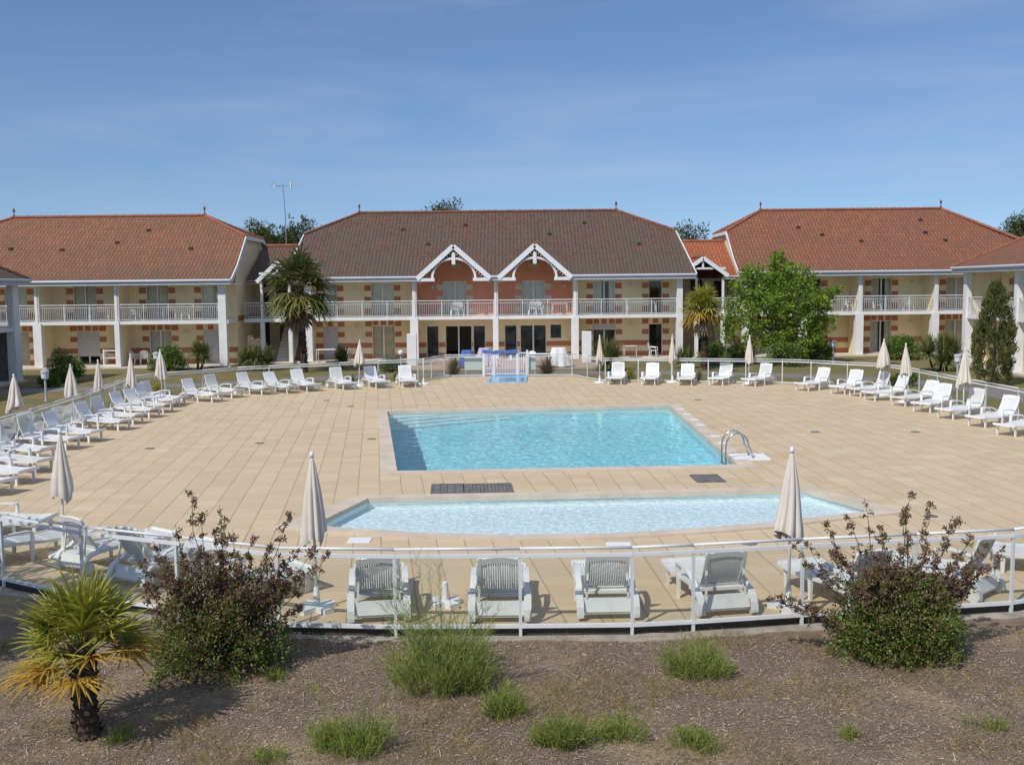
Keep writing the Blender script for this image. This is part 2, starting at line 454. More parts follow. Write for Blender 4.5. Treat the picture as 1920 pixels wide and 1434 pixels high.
cam = bpy.data.cameras.new('camera'); co = bpy.data.objects.new('camera', cam); COL.objects.link(co)
cam.lens = 1950 / 1920 * 36; cam.sensor_width = 36; cam.clip_end = 3000; cam.clip_start = .1
PIT = math.atan(180 / 1950); ROL = rad(.6)
Fw = Vector((0, math.cos(PIT), -math.sin(PIT))); U0 = Vector((0, math.sin(PIT), math.cos(PIT))); X0 = Vector((1, 0, 0))
Rv = X0 * math.cos(ROL) - U0 * math.sin(ROL); Uv = X0 * math.sin(ROL) + U0 * math.cos(ROL)
co.matrix_world = Matrix(((Rv.x, Uv.x, -Fw.x, 0), (Rv.y, Uv.y, -Fw.y, 0), (Rv.z, Uv.z, -Fw.z, 4.6), (0, 0, 0, 1)))
S.camera = co
S.view_settings.view_transform = 'Standard'; S.view_settings.look = 'None'; S.view_settings.gamma = 1
S.view_settings.exposure = 0.07
S.view_settings.use_curve_mapping = False
S.render.engine = 'CYCLES'
cy = S.cycles
cy.use_denoising = True; cy.max_bounces = 10; cy.transparent_max_bounces = 40; cy.diffuse_bounces = 4; cy.glossy_bounces = 4
cy.transmission_bounces = 6; cy.sample_clamp_indirect = 6; cy.caustics_reflective = False; cy.caustics_refractive = True
cy.filter_width = 1.5


# ------------------------------------------------------------------ site: ground, deck, pools
FENCE = [(-1.5, 53.5), (-3.5, 53.5), (-4.55, 50.3), (-6.4, 49.6), (-9.8, 47.85), (-12.3, 46.5), (-14.7, 43.9), (-15.5, 42.4), (-15.2, 39.6), (-14.75, 36.2),
         (-14.45, 32.6), (-14.2, 28.6), (-13.5, 24.2), (-12.3, 20.6), (-10.4, 17.9), (-8.12, 16.2), (-6.44, 15.2), (-4.8, 14.5), (-3.2, 13.8), (-1.6, 13.65),
         (0.08, 13.63), (1.58, 13.63), (2.42, 13.73), (3.96, 13.98), (5.6, 14.2), (7.06, 14.42), (10.2, 15.6), (13.3, 18.6), (15.4, 22.6), (16.35, 28.0), (16.55, 33.8),
         (16.35, 38.0), (16.25, 43.1), (15.9, 44.7), (14.8, 45.7), (13.6, 47.1), (12.5, 47.9), (10.9, 48.3), (7.6, 49.35), (4.5, 49.9), (3.75, 51.5), (3.1, 53.3), (0.8, 53.4)]
def inset(poly, d):
    """offset a closed polygon inwards (+) or outwards (-)"""
    n = len(poly); out = []
    area = sum(poly[i][0] * poly[(i + 1) % n][1] - poly[(i + 1) % n][0] * poly[i][1] for i in range(n))
    sg = 1 if area > 0 else -1
    for i in range(n):
        p0, p1, p2 = (Vector(poly[(i - 1) % n]), Vector(poly[i]), Vector(poly[(i + 1) % n]))
        a = (p1 - p0).normalized(); b = (p2 - p1).normalized()
        na = Vector((-a.y, a.x)) * sg; nb = Vector((-b.y, b.x)) * sg
        m = (na + nb)
        m = m / max(.35, m.length_squared / 2 if m.length_squared > 0 else 1)
        out.append((p1.x + m.x * d, p1.y + m.y * d))
    return out

def sheet(name, outer, holes, z, m, kind='structure', skirt=0, skirt_m=None):
    bm = bmesh.new(); es = []
    for loop in [outer] + holes:
        vs = [bm.verts.new((x, y, z)) for x, y in loop]
        es += [bm.edges.new((vs[i], vs[(i + 1) % len(vs)])) for i in range(len(vs))]
    bmesh.ops.triangle_fill(bm, use_beauty=True, use_dissolve=False, edges=es)
    for f in bm.faces:
        if f.normal.z < 0: f.normal_flip()
    if skirt:
        lo = [bm.verts.new((x, y, z - skirt)) for x, y in outer]
        bm.verts.ensure_lookup_table(); n = len(outer)
        for i in range(n):
            sk_ = bm.faces.new((bm.verts[i], bm.verts[(i + 1) % n], lo[(i + 1) % n], lo[i])); sk_.material_index = 1 if skirt_m else 0
    me = bpy.data.meshes.new(name); bm.to_mesh(me); bm.free(); me.materials.append(m)
    if skirt_m: me.materials.append(skirt_m)
    return tag(link_obj(name, me), kind=kind)

DECK = inset(FENCE, .05)
POOL = [(-2.91, 25.67), (5.73, 26.10), (5.98, 39.35), (-4.68, 38.45)]         # inner water edge, counter-clockwise
POOLO = [(-3.25, 25.26), (6.12, 25.70), (6.36, 39.72), (-5.06, 38.80)]
arc = [(-3.30, 19.58), (-1.62, 19.08), (-.03, 18.86), (1.84, 18.90), (3.37, 19.20), (4.66, 19.55), (5.84, 20.05), (7.40, 20.62)]
PAD = [(-3.90, 19.86)] + arc + [(6.52, 22.82), (1.6, 22.56), (-3.18, 22.36)]
PADO = inset(PAD, -.33)
PADO[0] = (-4.62, 19.68)
SLAB = POOLO
ground_z = -.10
g = sheet('ground', [(-500, -60), (500, -60), (500, 1400), (-500, 1400)], [inset(FENCE, .07)], ground_z, M['ground'])
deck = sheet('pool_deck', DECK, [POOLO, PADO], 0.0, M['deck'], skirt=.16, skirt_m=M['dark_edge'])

def ring(name, inner, outer, z0, z1, m):
    """flat coping between two matching loops"""
    n = len(inner); mb = MB()
    v = [(x, y, z1) for x, y in inner] + [(x, y, z1) for x, y in outer] + [(x, y, z0) for x, y in inner] + [(x, y, z0) for x, y in outer]
    fs = []
    for i in range(n):
        j = (i + 1) % n
        fs += [(i, j, n + j, n + i), (n + i, n + j, 3 * n + j, 3 * n + i), (2 * n + j, 2 * n + i, 3 * n + i, 3 * n + j), (i, 2 * n + i, 2 * n + j, j)]
    mb.add(v, fs)
    return tag(mb.build(name, m), kind='structure')
ring('pool_coping', inset(POOL, .02), POOLO, -.10, .045, M['coping'])
ring('paddling_pool_coping', inset(PAD, .02), PADO, -.06, .04, M['coping'])

RECV = []
def basin(name, poly, depth, fm, wm):
    top = -.02
    mb = MB(); n = len(poly)
    for i in range(n):
        a, b = poly[i], poly[(i + 1) % n]
        mb.poly([(*a, top), (*b, top), (*b, -depth), (*a, -depth)])
    o = tag(mb.build(name + '_walls', wm), kind='structure')
    f = sheet(name + '_floor', poly, [], -depth, fm)
    RECV.extend([o, f])
basin('swimming_pool', POOL, 1.45, M['poolfloor'], M['poolwall'])
basin('paddling_pool', PAD, .42, M['padfloor'], M['padfloor'])
# grey waterline band of tiles
for nm, poly, zz in (('pool_waterline_tiles', POOL, -.13), ('paddling_waterline_tiles', PAD, -.11)):
    mb = MB(); q = inset(poly, .006); n = len(q)
    for i in range(n):
        a, b = q[i], q[(i + 1) % n]
        mb.poly([(*a, -.02), (*b, -.02), (*b, zz), (*a, zz)])
    o = tag(mb.build(nm, M['poolwall']), kind='structure'); RECV.append(o)
# entry steps fanning out of the far left corner
steps = MB()
cor = Vector((-4.66, 38.42))
la = (Vector(POOL[0]) - Vector(POOL[3])).normalized(); lb = (Vector(POOL[2]) - Vector(POOL[3])).normalized()
for k, (a, b, z) in enumerate(((1.0, 2.0, -.32), (1.5, 3.0, -.60), (2.0, 4.0, -.88), (2.5, 5.0, -1.16))):
    p = [cor, cor + la * a, cor + lb * b]
    steps.prism([(q.x, q.y, -1.449 + .001 * k) for q in p], (0, 0, z + 1.449))
o = tag(steps.build('pool_steps', M['poolstep']), kind='structure'); RECV.append(o)

def water(name, poly, z, nx, ny, amp, fr, seed):
    """rippled surface, real relief so that the sun is bent onto the floor"""
    xs = [p[0] for p in poly]; ys = [p[1] for p in poly]
    bm = bmesh.new(); es = []
    x0, x1, y0, y1 = min(xs), max(xs), min(ys), max(ys)
    if len(poly) == 4:
        P = [Vector(p) for p in poly]; g = []
        for j in range(ny + 1):
            for i in range(nx + 1):
                u, v = i / nx, j / ny
                q = (P[0] * (1 - u) + P[1] * u) * (1 - v) + (P[3] * (1 - u) + P[2] * u) * v
                g.append(bm.verts.new((q.x, q.y, z)))
        for j in range(ny):
            for i in range(nx):
                a = j * (nx + 1) + i
                bm.faces.new((g[a], g[a + 1], g[a + nx + 2], g[a + nx + 1]))
    else:
        g = {}
        for j in range(ny + 1):
            for i in range(nx + 1):
                g[i, j] = bm.verts.new((x0 + (x1 - x0) * i / nx, y0 + (y1 - y0) * j / ny, z))
        for j in range(ny):
            for i in range(nx):
                bm.faces.new((g[i, j], g[i + 1, j], g[i + 1, j + 1], g[i, j + 1]))
        n = len(poly)
        for i in range(n):
            a, b = Vector(poly[i]), Vector(poly[(i + 1) % n]); d = (b - a)
            nrm = Vector((d.y, -d.x, 0)).normalized()       # outward for counter-clockwise loops
            bmesh.ops.bisect_plane(bm, geom=bm.verts[:] + bm.edges[:] + bm.faces[:], plane_co=(a.x, a.y, z), plane_no=nrm, clear_outer=True)
    for v in bm.verts:
        x, y = v.co.x, v.co.y
        v.co.z = z + amp * (noise.noise((x * fr, y * fr, seed)) + .45 * noise.noise((x * fr * 2.3 + 5, y * fr * 2.3, seed + 3)) + .25 * noise.noise((x * fr * .4, y * fr * .4, seed + 7)))
    me = bpy.data.meshes.new(name); bm.to_mesh(me); bm.free()
    for p in me.polygons: p.use_smooth = True
    me.materials.append(M['water'])
    o = tag(link_obj(name, me), kind='structure'); o.cycles.is_caustics_caster = True
    return o
water('pool_water', POOL, -.085, 240, 350, .0060, 3.0, 1.0)
water('paddling_pool_water', PAD, -.075, 480, 175, .0062, 5.2, 9.0)

# paths and patio (thin sheets above the lawn)
def strip(name, pts, wd, z, m):
    n = len(pts); L = []; R = []
    for i in range(n):
        a = Vector(pts[max(0, i - 1)]); b = Vector(pts[min(n - 1, i + 1)]); d = (b - a).normalized(); s = Vector((-d.y, d.x))
        p = Vector(pts[i]); L.append(p + s * wd / 2); R.append(p - s * wd / 2)
    mb = MB()
    for i in range(n - 1):
        mb.poly([(R[i].x, R[i].y, z), (R[i + 1].x, R[i + 1].y, z), (L[i + 1].x, L[i + 1].y, z), (L[i].x, L[i].y, z)])
    return tag(mb.build(name, m), kind='structure')
strip('garden_path', [(-30, 46), (-22.5, 49.5), (-18.5, 50.6), (-15.5, 51.4), (-12, 53.3), (-8, 55.2), (-4, 56.4), (0, 56.8), (4, 56.6), (9, 55.6), (14, 53.4), (18.5, 50), (20.5, 45), (21, 36), (20.6, 24)], 2.1, ground_z + .004, M['path'])
mb = MB(); mb.box(-6.9, 5.2, 58.6, 67.0, -.2, -.02); tag(mb.build('patio', M['patio']), kind='structure')
mb = MB(); mb.box(-1.7, 1.0, 53.6, 58.6, -.2, ground_z + .012); tag(mb.build('gate_path', M['path']), kind='structure')
mb = MB()                                                                        # weathered kerb strip in front of the near fence
def dense(poly, a, b, off):
    out = []
    for k in range(a, b):
        p, q = Vector(poly[k]), Vector(poly[k + 1]); n = max(1, int((q - p).length / .25))
        for i in range(n): out.append(p + (q - p) * (i / n))
    return out
kin = dense(inset(FENCE, .0), 13, 27, 0); kout = dense(inset(FENCE, -.42), 13, 27, 0)
n = min(len(kin), len(kout))
kn = []
for i in range(n):
    a = kin[i]; b = kout[min(len(kout) - 1, round(i * (len(kout) - 1) / (n - 1)))]
    d = (b - a).normalized(); wd = .22 + .16 * noise.noise((a.x * 1.3, a.y, 2)) + .10 * noise.noise((a.x * 5, a.y, 7))
    kn.append((a, a + d * wd, -.078 + .012 * noise.noise((a.x * 3, 0, 1))))
for i in range(n - 1):
    (a, b, z0), (c, d, z1) = kn[i], kn[i + 1]
    mb.poly([(a.x, a.y, z0), (b.x, b.y, z0 - .008), (d.x, d.y, z1 - .008), (c.x, c.y, z1)])
    mb.poly([(b.x, b.y, z0 - .008), (b.x, b.y, -.15), (d.x, d.y, -.15), (d.x, d.y, z1 - .008)])
tag(mb.build('kerb_strip', M['edge']), kind='structure')

# ------------------------------------------------------------------ things set in the deck
def obj_thing(name, mb, m, label, cat, group=None, **kw):
    return tag(mb.build(name, m, **kw), label, cat, group)

for (x, y, lab) in ((-7.58, 30.87, 'small dark oval drain cover in the left paving, level with the middle of the pool'),
                    (-10.59, 30.05, 'small dark oval drain cover nearest the left row of loungers'),
                    (-4.31, 31.51, 'small dark drain cover just left of the pool coping'),
                    (-7.65, 42.58, 'small dark drain cover below the lounger row at back left'),
                    (-6.32, 40.36, 'small dark drain cover beyond the far left pool corner'),
                    (7.43, 41.33, 'small dark drain cover beyond the far right pool corner'),
                    (9.39, 32.01, 'dark oval drain cover right of the pool, inner of two'),
                    (12.43, 31.78, 'dark oval drain cover near the right row of loungers'),
                    (8.23, 20.17, 'dark oval drain cover beside the right tip of the paddling pool'),
                    (-0.28, 17.97, 'dark oval drain cover between paddling pool and near fence'),
                    (4.19, 18.16, 'small dark drain cover by the right near parasol')):
    mb = MB(); mb.lathe([(.15, .0), (.15, .006), (.13, .012), (.02, .012)], 16)
    for k in range(-2, 3): mb.box(-.10, .10, k * .045 - .008, k * .045 + .008, .012, .017)
    o = mb.build('drain_cover', M['grate']); o.location = (x, y, 0); o.scale = (1, .8, 1)
    tag(o, lab, 'drain cover', 'drain covers set in the paving')
def grate(loc, lx, ly, rz, nb, lab, frame=True):
    r = empty('floor_grate', (*loc, 0), rz, lab, 'grate', 'slatted grates between the two pools')
    f = MB()
    for a, b, c, d in ((-lx, lx, -ly, -ly + .05), (-lx, lx, ly - .05, ly), (-lx, -lx + .05, -ly + .05, ly - .05), (lx - .05, lx, -ly + .05, ly - .05)):
        f.box(a / 2 if 0 else a, b, c, d, .002, .028)
    f.build('frame', M['grate'], r)
    s = MB(); w_ = (2 * lx - .1) / nb
    for i in range(nb): s.box(-lx + .05 + i * w_ + .006, -lx + .05 + (i + 1) * w_ - .006, -ly + .05, ly - .05, .002, .022)
    s.build('slats', M['grate'], r)
    return r
grate((-1.50, 23.45), .38, .56, rad(3), 4, 'grey slatted floor grate of four boards, left of the wide grate')
grate((-.58, 23.50), .56, .50, rad(3), 12, 'wide grey framed floor grate between pool and paddling pool')
grate((4.62, 24.40), .34, .46, rad(2), 8, 'small dark grey grate below the ladder corner of the pool')
for i, (x, y) in enumerate(((6.19, 38.0), (6.18, 36.42), (6.17, 34.95), (6.15, 33.6), (6.12, 31.08), (6.09, 29.7))):
    mb = MB(); mb.box(-.14, .14, -.13, .13, .0, .012)
    o = mb.build('skimmer_lid', M['white'], bevel=.004); o.location = (x - .02, y, .045)
    tag(o, 'white plate on the right pool coping, ' + ('farthest of six', 'second of six from the far corner', 'third of six from the far corner', 'fourth of six from the far corner', 'fifth of six, next to last before the ladder', 'closest of six to the chrome ladder')[i], 'lid', 'white plates along the right coping')
for (x, y, a, b, lab) in ((-2.82, 18.70, .21, .2, 'white square hatch in the paving right of the left near parasol'), (1.87, 18.22, .22, .12, 'white narrow hatch in the paving below the middle of the paddling pool')):
    mb = MB(); mb.box(-a, a, -b, b, .001, .014); o = mb.build('white_hatch', M['white'], bevel=.004); o.location = (x, y, 0); tag(o, lab, 'hatch')
mb = MB(); mb.box(5.80, 6.75, 26.85, 27.75, .001, .052)
obj_thing('anchor_slab', mb, M['whitecol'], 'pale concrete slab under the feet of the chrome pool ladder', 'slab', bevel=.01)

# chrome ladder
lad = empty('pool_ladder', (5.95, 27.25, 0), 0, 'chrome ladder with two hooped handrails at the right near end of the pool', 'ladder')
for s in (-.26, .26):
    pts = [(-.36, s, -1.1), (-.36, s, -.3), (-.36, s, .25)]
    for k in range(0, 9):
        t = math.pi * k / 8
        pts.append((-.06 - .30 * math.cos(t), s, .35 + .36 * math.sin(t)))
    pts += [(.27, s, .3), (.36, s, .055)]
    MB().tube(pts, .024, 10).build('handrail', M['steel'], lad, smooth=True)
for z in (-.25, -.52, -.79):
    MB().box(-.40, -.33, -.26, .26, z - .015, z + .015).build('step', M['steel'], lad)

# footbath at the gate
fb = empty('footbath', (-.2, 51.5, 0), rad(-2), 'shallow pale blue footbath sunk in the paving before the gate', 'footbath')
mb = MB()
for a in ((-.95, .95, -1.85, -1.72), (-.95, .95, 1.72, 1.85), (-.95, -.84, -1.72, 1.72), (.84, .95, -1.72, 1.72)): mb.box(*a, .002, .055)
mb.build('rim', M['bluelin'], fb)
mb = MB(); mb.box(-.84, .84, -1.72, 1.72, .003, .012); mb.build('liner', M['bluelin'], fb)
mb = MB()
mb.poly([(-.84, -1.72, .035), (.84, -1.72, .035), (.84, 1.72, .035), (-.84, 1.72, .035)])
mb.build('water', glass_mat('thin_water', (.8, .92, 1), .05, .03), fb, recalc=False)

# ------------------------------------------------------------------ fence
fen = empty('pool_fence', (0, 32, 0), 0, 'white metal fence with clear panels and double top rail around the whole pool deck', 'fence')
FO = (0, 32, 0)
segs = [(FENCE[i], FENCE[i + 1]) for i in range(len(FENCE) - 1)]
posts = []
for a, b in segs:
    A_, B_ = Vector(a), Vector(b); d = B_ - A_; n = max(1, round(d.length / 1.75))
    for k in range(n): posts.append(A_ + d * k / n)
posts.append(Vector(FENCE[-1]))
up = MB(); lo = MB(); bo = MB()
for i in range(len(posts)):
    p = posts[i]
    d = (posts[min(i + 1, len(posts) - 1)] - posts[max(i - 1, 0)]).normalized(); rz = Matrix.Rotation(math.atan2(d.y, d.x), 3, 'Z')
    mb = MB(); mb.obox((p.x, p.y, .455), (.042, .036, 1.15), rz); mb.obox((p.x, p.y, 1.064), (.022, .02, .10), rz)
    mb.build('post', M['post'], fen, FO)
    if i + 1 < len(posts):
        q = posts[i + 1]
        up.tube([(p.x, p.y, 1.115), (q.x, q.y, 1.115)], .021, 8)
        lo.beam((p.x, p.y, 1.02), (q.x, q.y, 1.02), .046, .046)
        bo.beam((p.x, p.y, .055), (q.x, q.y, .055), .04, .05)
        e = (q - p); ln = e.length; e = e / ln; s = Vector((-e.y, e.x)) * .004
        a = p + e * .03; b = q - e * .03
        mb = MB()
        mb.poly([(a.x + s.x, a.y + s.y, .082), (b.x + s.x, b.y + s.y, .082), (b.x + s.x, b.y + s.y, .995), (a.x + s.x, a.y + s.y, .995)])
        mb.build('panel', M['panel'], fen, FO, recalc=False)
up.build('handrail', M['rail'], fen, FO, smooth=True); lo.build('top_rail', M['rail'], fen, FO); bo.build('bottom_rail', M['rail'], fen, FO)

gate = empty('pool_gate', (-.35, 53.45, 0), 0, 'white barred pool gate with fixed side panels, blue towel over its top', 'gate')
GO = (-.35, 53.45, 0)
for x in (-1.44, -.93, .29, .80):
    wd = .11 if x in (-1.44, .80) else .13
    MB().box(x - wd / 2, x + wd / 2, 53.39, 53.51, 0, 1.33).build('gate_post', M['white'], gate, GO, bevel=.008)
def bars(x0, x1, n, name, z1=1.22):
    mb = MB(); mb.box(x0, x1, 53.43, 53.47, .10, .15); mb.box(x0, x1, 53.43, 53.47, z1 - .05, z1)
    for k in range(n):
        x = x0 + (x1 - x0) * (k + .5) / n
        mb.box(x - .011, x + .011, 53.438, 53.462, .15, z1 - .05)
    return mb.build(name, M['white'], gate, GO)
bars(-1.385, -.995, 4, 'side_panel'); bars(.355, .745, 4, 'side_panel')
leaf = bars(-.86, .22, 13, 'gate_leaf')
mb = MB(); mb.box(-.12, .02, 53.41, 53.425, .82, 1.08); mb.build('notice', M['white'], leaf, GO)
mb = MB(); mb.box(-.84, -.70, 53.40, 53.43, .9, 1.12); mb.build('lock', M['whitecol'], leaf, GO)
tw = MB(); rows = []
for i in range(25):
    x = -1.5 + 1.8 * i / 24; sag = .012 * math.cos(i * .55) - .045 * math.sin(math.pi * i / 24)
    rows.append([(x, 53.36 + .01 * math.sin(i), 1.20 + sag + .015 * math.sin(i * .5)), (x, 53.36, 1.345 + sag), (x, 53.45, 1.372 + sag), (x, 53.54, 1.34 + sag), (x, 53.54, 1.2 + sag)])
for i in range(24):
    for k in range(4): tw.poly([rows[i][k], rows[i + 1][k], rows[i + 1][k + 1], rows[i][k + 1]])
tag(tw.build('beach_towel', M['blue'], smooth=True), 'long blue towel hung over the top of the white pool gate', 'towel')
for o in RECV + list(lad.children): o.cycles.is_caustics_receiver = True

# ------------------------------------------------------------------ buildings
def window_part(root, xc, w_, z0, h, yw, kind, name='window'):
    """sliding door or window filling an opening of the wall whose face is at yw"""
    yf = yw + .07
    f = MB(); t = .05
    two = w_ > 1.1
    f.box(xc - w_ / 2, xc - w_ / 2 + t, yf, yf + .06, z0, z0 + h)
    f.box(xc + w_ / 2 - t, xc + w_ / 2, yf, yf + .06, z0, z0 + h)
    f.box(xc - w_ / 2 + t, xc + w_ / 2 - t, yf, yf + .06, z0 + h - t, z0 + h)
    f.box(xc - w_ / 2 + t, xc + w_ / 2 - t, yf, yf + .06, z0, z0 + t)
    if two: f.box(xc - .045, xc + .045, yf - .01, yf + .05, z0 + t, z0 + h - t)
    fo = f.build(name, M['white'], root)
    if kind != 'open':
        g = MB(); yy = yf + .03
        if two:
            g.poly([(xc - w_ / 2 + t, yy, z0 + t), (xc - .045, yy, z0 + t), (xc - .045, yy, z0 + h - t), (xc - w_ / 2 + t, yy, z0 + h - t)])
            yy += .012
            g.poly([(xc + .045, yy, z0 + t), (xc + w_ / 2 - t, yy, z0 + t), (xc + w_ / 2 - t, yy, z0 + h - t), (xc + .045, yy, z0 + h - t)])
        else:
            g.poly([(xc - w_ / 2 + t, yy, z0 + t), (xc + w_ / 2 - t, yy, z0 + t), (xc + w_ / 2 - t, yy, z0 + h - t), (xc - w_ / 2 + t, yy, z0 + h - t)])
        g.build('pane', M['window'], fo, recalc=False)
    if kind in ('curtain', 'beige', 'part'):
        c = MB(); n = int(w_ / .035); yb = yf + .16
        spans = [(-w_ / 2 + .03, w_ / 2 - .03)] if kind != 'part' else [(-w_ / 2 + .03, -w_ / 2 + .42 * w_), (w_ / 2 - .28 * w_, w_ / 2 - .03)]
        for a, b in spans:
            n = max(3, int((b - a) / .04))
            for k in range(n):
                x0 = xc + a + (b - a) * k / n; x1 = xc + a + (b - a) * (k + 1) / n
                ya = yb + .028 * math.sin(k * 1.9) ; yc = yb + .028 * math.sin((k + 1) * 1.9)
                c.poly([(x0, ya, z0 + .04), (x1, yc, z0 + .04), (x1, yc, z0 + h - .04), (x0, ya, z0 + h - .04)])
        c.build('curtain', M['curtain2' if kind == 'beige' else 'curtain'], fo, recalc=False)
    if kind in ('shutter', 'half', 'most'):
        zb = z0 + .0 if kind == 'shutter' else z0 + h * (.82 if kind == 'half' else .25)
        s = MB(); k = 0; z = z0 + h
        while z > zb + .001:
            zz = max(zb, z - .09)
            s.box(xc - w_ / 2 + .01, xc + w_ / 2 - .01, yf - .055 + (k % 2) * .003, yf - .02, zz, z - .008)
            z -= .09; k += 1
        s.build('roller_shutter', M['shutter'], fo)
    return fo

def ridge_run(mb, p0, p1, r=.105):
    p0 = Vector(p0); p1 = Vector(p1); d = p1 - p0; n = max(1, int(d.length / .42))
    for k in range(n):
        a = p0 + d * (k / n); b = p0 + d * ((k + 1.08) / n)
        mb.tube([a, b], [r * 1.12, r * .86], 8)

def block(name, label, org, rz, X0, X1, prof, yr, zr, left, right, cols, up, gd, roofm, ridgem, wing=False, gables=(), orange=None, partitions=(), vents=(),
          finials=True, band=True, rail_skip=(), lamps=(), quoin_skip=()):
    """two-storey holiday block; local x along the facade, y = 0 at the column line, +y into the building"""
    R_ = empty(name, org, rz, label, 'building', 'holiday apartment blocks around the pool')
    YW = 1.9; ZS = 2.74; ZE = prof[0][1]; ye = prof[0][0]; yb = 2 * yr - YW
    base = -.12
    # --- front wall in strips around the openings
    wc = MB(); wo = MB()
    def wall_floor(ops, z0, z1, dst):
        ops = sorted(ops, key=lambda o: o[0]); x = X0
        for o in ops:
            a, b = o[0] - o[1] / 2, o[0] + o[1] / 2
            for (p, q, r, s) in ((x, a, z0, z1), (a, b, z0, o[2]), (a, b, o[2] + o[3], z1)):
                if q - p < .002 or s - r < .002: continue
                cuts = [p, q]
                if orange and dst == 1:
                    cuts = sorted(set([p, q] + [c for c in orange if p < c < q]))
                for k in range(len(cuts) - 1):
                    mid = (cuts[k] + cuts[k + 1]) / 2
                    t = wo if (orange and dst == 1 and orange[0] < mid < orange[1]) else wc
                    t.box(cuts[k], cuts[k + 1], YW, YW + .22, r, s)
            x = b
        cuts = [x, X1]
        if orange and dst == 1: cuts = sorted(set([x, X1] + [c for c in orange if x < c < X1]))
        for k in range(len(cuts) - 1):
            mid = (cuts[k] + cuts[k + 1]) / 2
            t = wo if (orange and dst == 1 and orange[0] < mid < orange[1]) else wc
            t.box(cuts[k], cuts[k + 1], YW, YW + .22, z0, z1)
    U = [(x, w_, ZS + .02, h) for x, w_, h, k in up]; Gd = [(o[0], o[1], o[4] if len(o) > 4 else .0, o[2]) for o in gd]
    ztop = 5.35 if not wing else 5.2
    wall_floor(Gd, base, ZS, 0); wall_floor(U, ZS, ztop, 1)
    if gables:
        for (ga, hw, za, zf) in gables:
            wo.prism([(ga - hw + .35, YW, ztop), (ga + hw - .35, YW, ztop), (ga, YW, za - .35)], (0, .22, 0))
    # side and back walls
    def roof_z(y):
        if y > yr: y = 2 * yr - y
        y = max(y, prof[0][0])
        for i in range(len(prof) - 1):
            if prof[i][0] <= y <= prof[i + 1][0] + 1e-6:
                t = (y - prof[i][0]) / (prof[i + 1][0] - prof[i][0]); return prof[i][1] + t * (prof[i + 1][1] - prof[i][1])
        return prof[-1][1]
    for xs, sp, sgn in ((X0, left, 1), (X1, right, -1)):
        if sp[0] == 'half':
            yh = sp[4]; ys = [YW + .221, min(yh, yr - .1), 2 * yr - min(yh, yr - .1), yb]
            pts = [(xs, YW + .221, base), (xs, yb, base), (xs, yb, roof_z(yb) - .16), (xs, 2 * yr - yh, roof_z(yh) - .16), (xs, yh, roof_z(yh) - .16), (xs, YW + .221, roof_z(YW) - .16)]
        else:
            pts = [(xs, YW + .221, base), (xs, yb, base), (xs, yb, ZE + .1), (xs, YW + .221, ZE + .1)]
        wc.prism(pts, (.22 * sgn, 0, 0))
    wc.box(X0 + .23, X1 - .23, yb - .22, yb - .002, base, ZE + .1)
    wall = wc.build('wall', M['cream'], R_)
    if wo.v: wo.build('coloured_wall', M['orange'], R_)
    # dark rooms behind the openings: intermediate floor
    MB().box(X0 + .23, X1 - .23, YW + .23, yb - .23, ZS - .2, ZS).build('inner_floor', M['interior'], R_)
    # --- slab, terrace, soffit, gutter
    MB().box(X0, X1, -.06, YW - .002, ZS - .20, ZS).build('balcony_slab', M['whitecol'], R_, bevel=.01)
    MB().box(X0 - .1, X1 + .1, -.35, YW - .002, base - .05, .0).build('terrace', M['concrete'], R_)
    gl = [(ga - hw, ga + hw) for ga, hw, za, zf in gables]
    def spans(a, b):
        out = []; x = a
        for p, q in sorted(gl):
            if p > x: out.append((x, p))
            x = q
        if x < b: out.append((x, b))
        return out
    xl_e = left[2] if left[0] == 'half' else left[1]; xr_e = right[2] if right[0] == 'half' else right[1]
    for a, b in spans(xl_e, xr_e):
        gt = MB(); sf = MB()
        gt.box(a, b, ye - .02, ye + .10, ZE - .30, ZE - .09)
        gt.tube([(a, ye - .06, ZE - .06), (b, ye - .06, ZE - .06)], .075, 8)
        sf.box(a + .02, b - .02, ye + .105, YW - .002, ZE - .30, ZE - .24)
        gt.build('gutter', M['gutter'], R_)
        if b - a > 1: sf.build('soffit', M['whitecol'], R_)
    # --- columns, rails, partitions
    for x, wu, wg in cols:
        c = MB()
        c.box(x - wu / 2, x + wu / 2, -.12, .12 if wu < .3 else .2, ZS - .1, ZE - .27)
        c.box(x - wg / 2, x + wg / 2, -.13, .18 if wg < .3 else .3, base, ZS - .06)
        if wu < .2:
            c.tube([(x + wu / 2 + .06, -.05, base), (x + wu / 2 + .06, -.05, ZE - .3)], .045, 8)
        c.build('column', M['whitecol'], R_)
    xs = [c[0] for c in cols]
    for i in range(len(xs) - 1):
        if i in rail_skip: continue
        a, b = xs[i] + cols[i][1] / 2 + .01, xs[i + 1] - cols[i + 1][1] / 2 - .01
        m = MB(); y = .0
        m.box(a, b, y - .025, y + .025, ZS + .98, ZS + 1.03); m.box(a, b, y - .015, y + .015, ZS + .83, ZS + .86); m.box(a, b, y - .015, y + .015, ZS + .07, ZS + .10)
        n = int((b - a) / .115)
        for k in range(n + 1):
            x = a + .01 + (b - a - .02) * k / n
            m.box(x - .009, x + .009, y - .009, y + .009, ZS + .10, ZS + .83)
        n = max(2, round((b - a) / 1.6))
        for k in range(n + 1):
            x = a + .02 + (b - a - .04) * k / n
            m.box(x - .02, x + .02, y - .02, y + .02, ZS, ZS + .98)
        m.build('railing', M['rail'], R_)
    for x in partitions:
        m = MB(); m.box(x - .08, x + .08, .21, YW - .003, ZS + .001, ZE - .31); m.build('partition', M['cream'], R_)
        m = MB(); m.box(x - .08, x + .08, .31, YW - .003, base, ZS - .201); m.build('partition', M['cream'], R_)
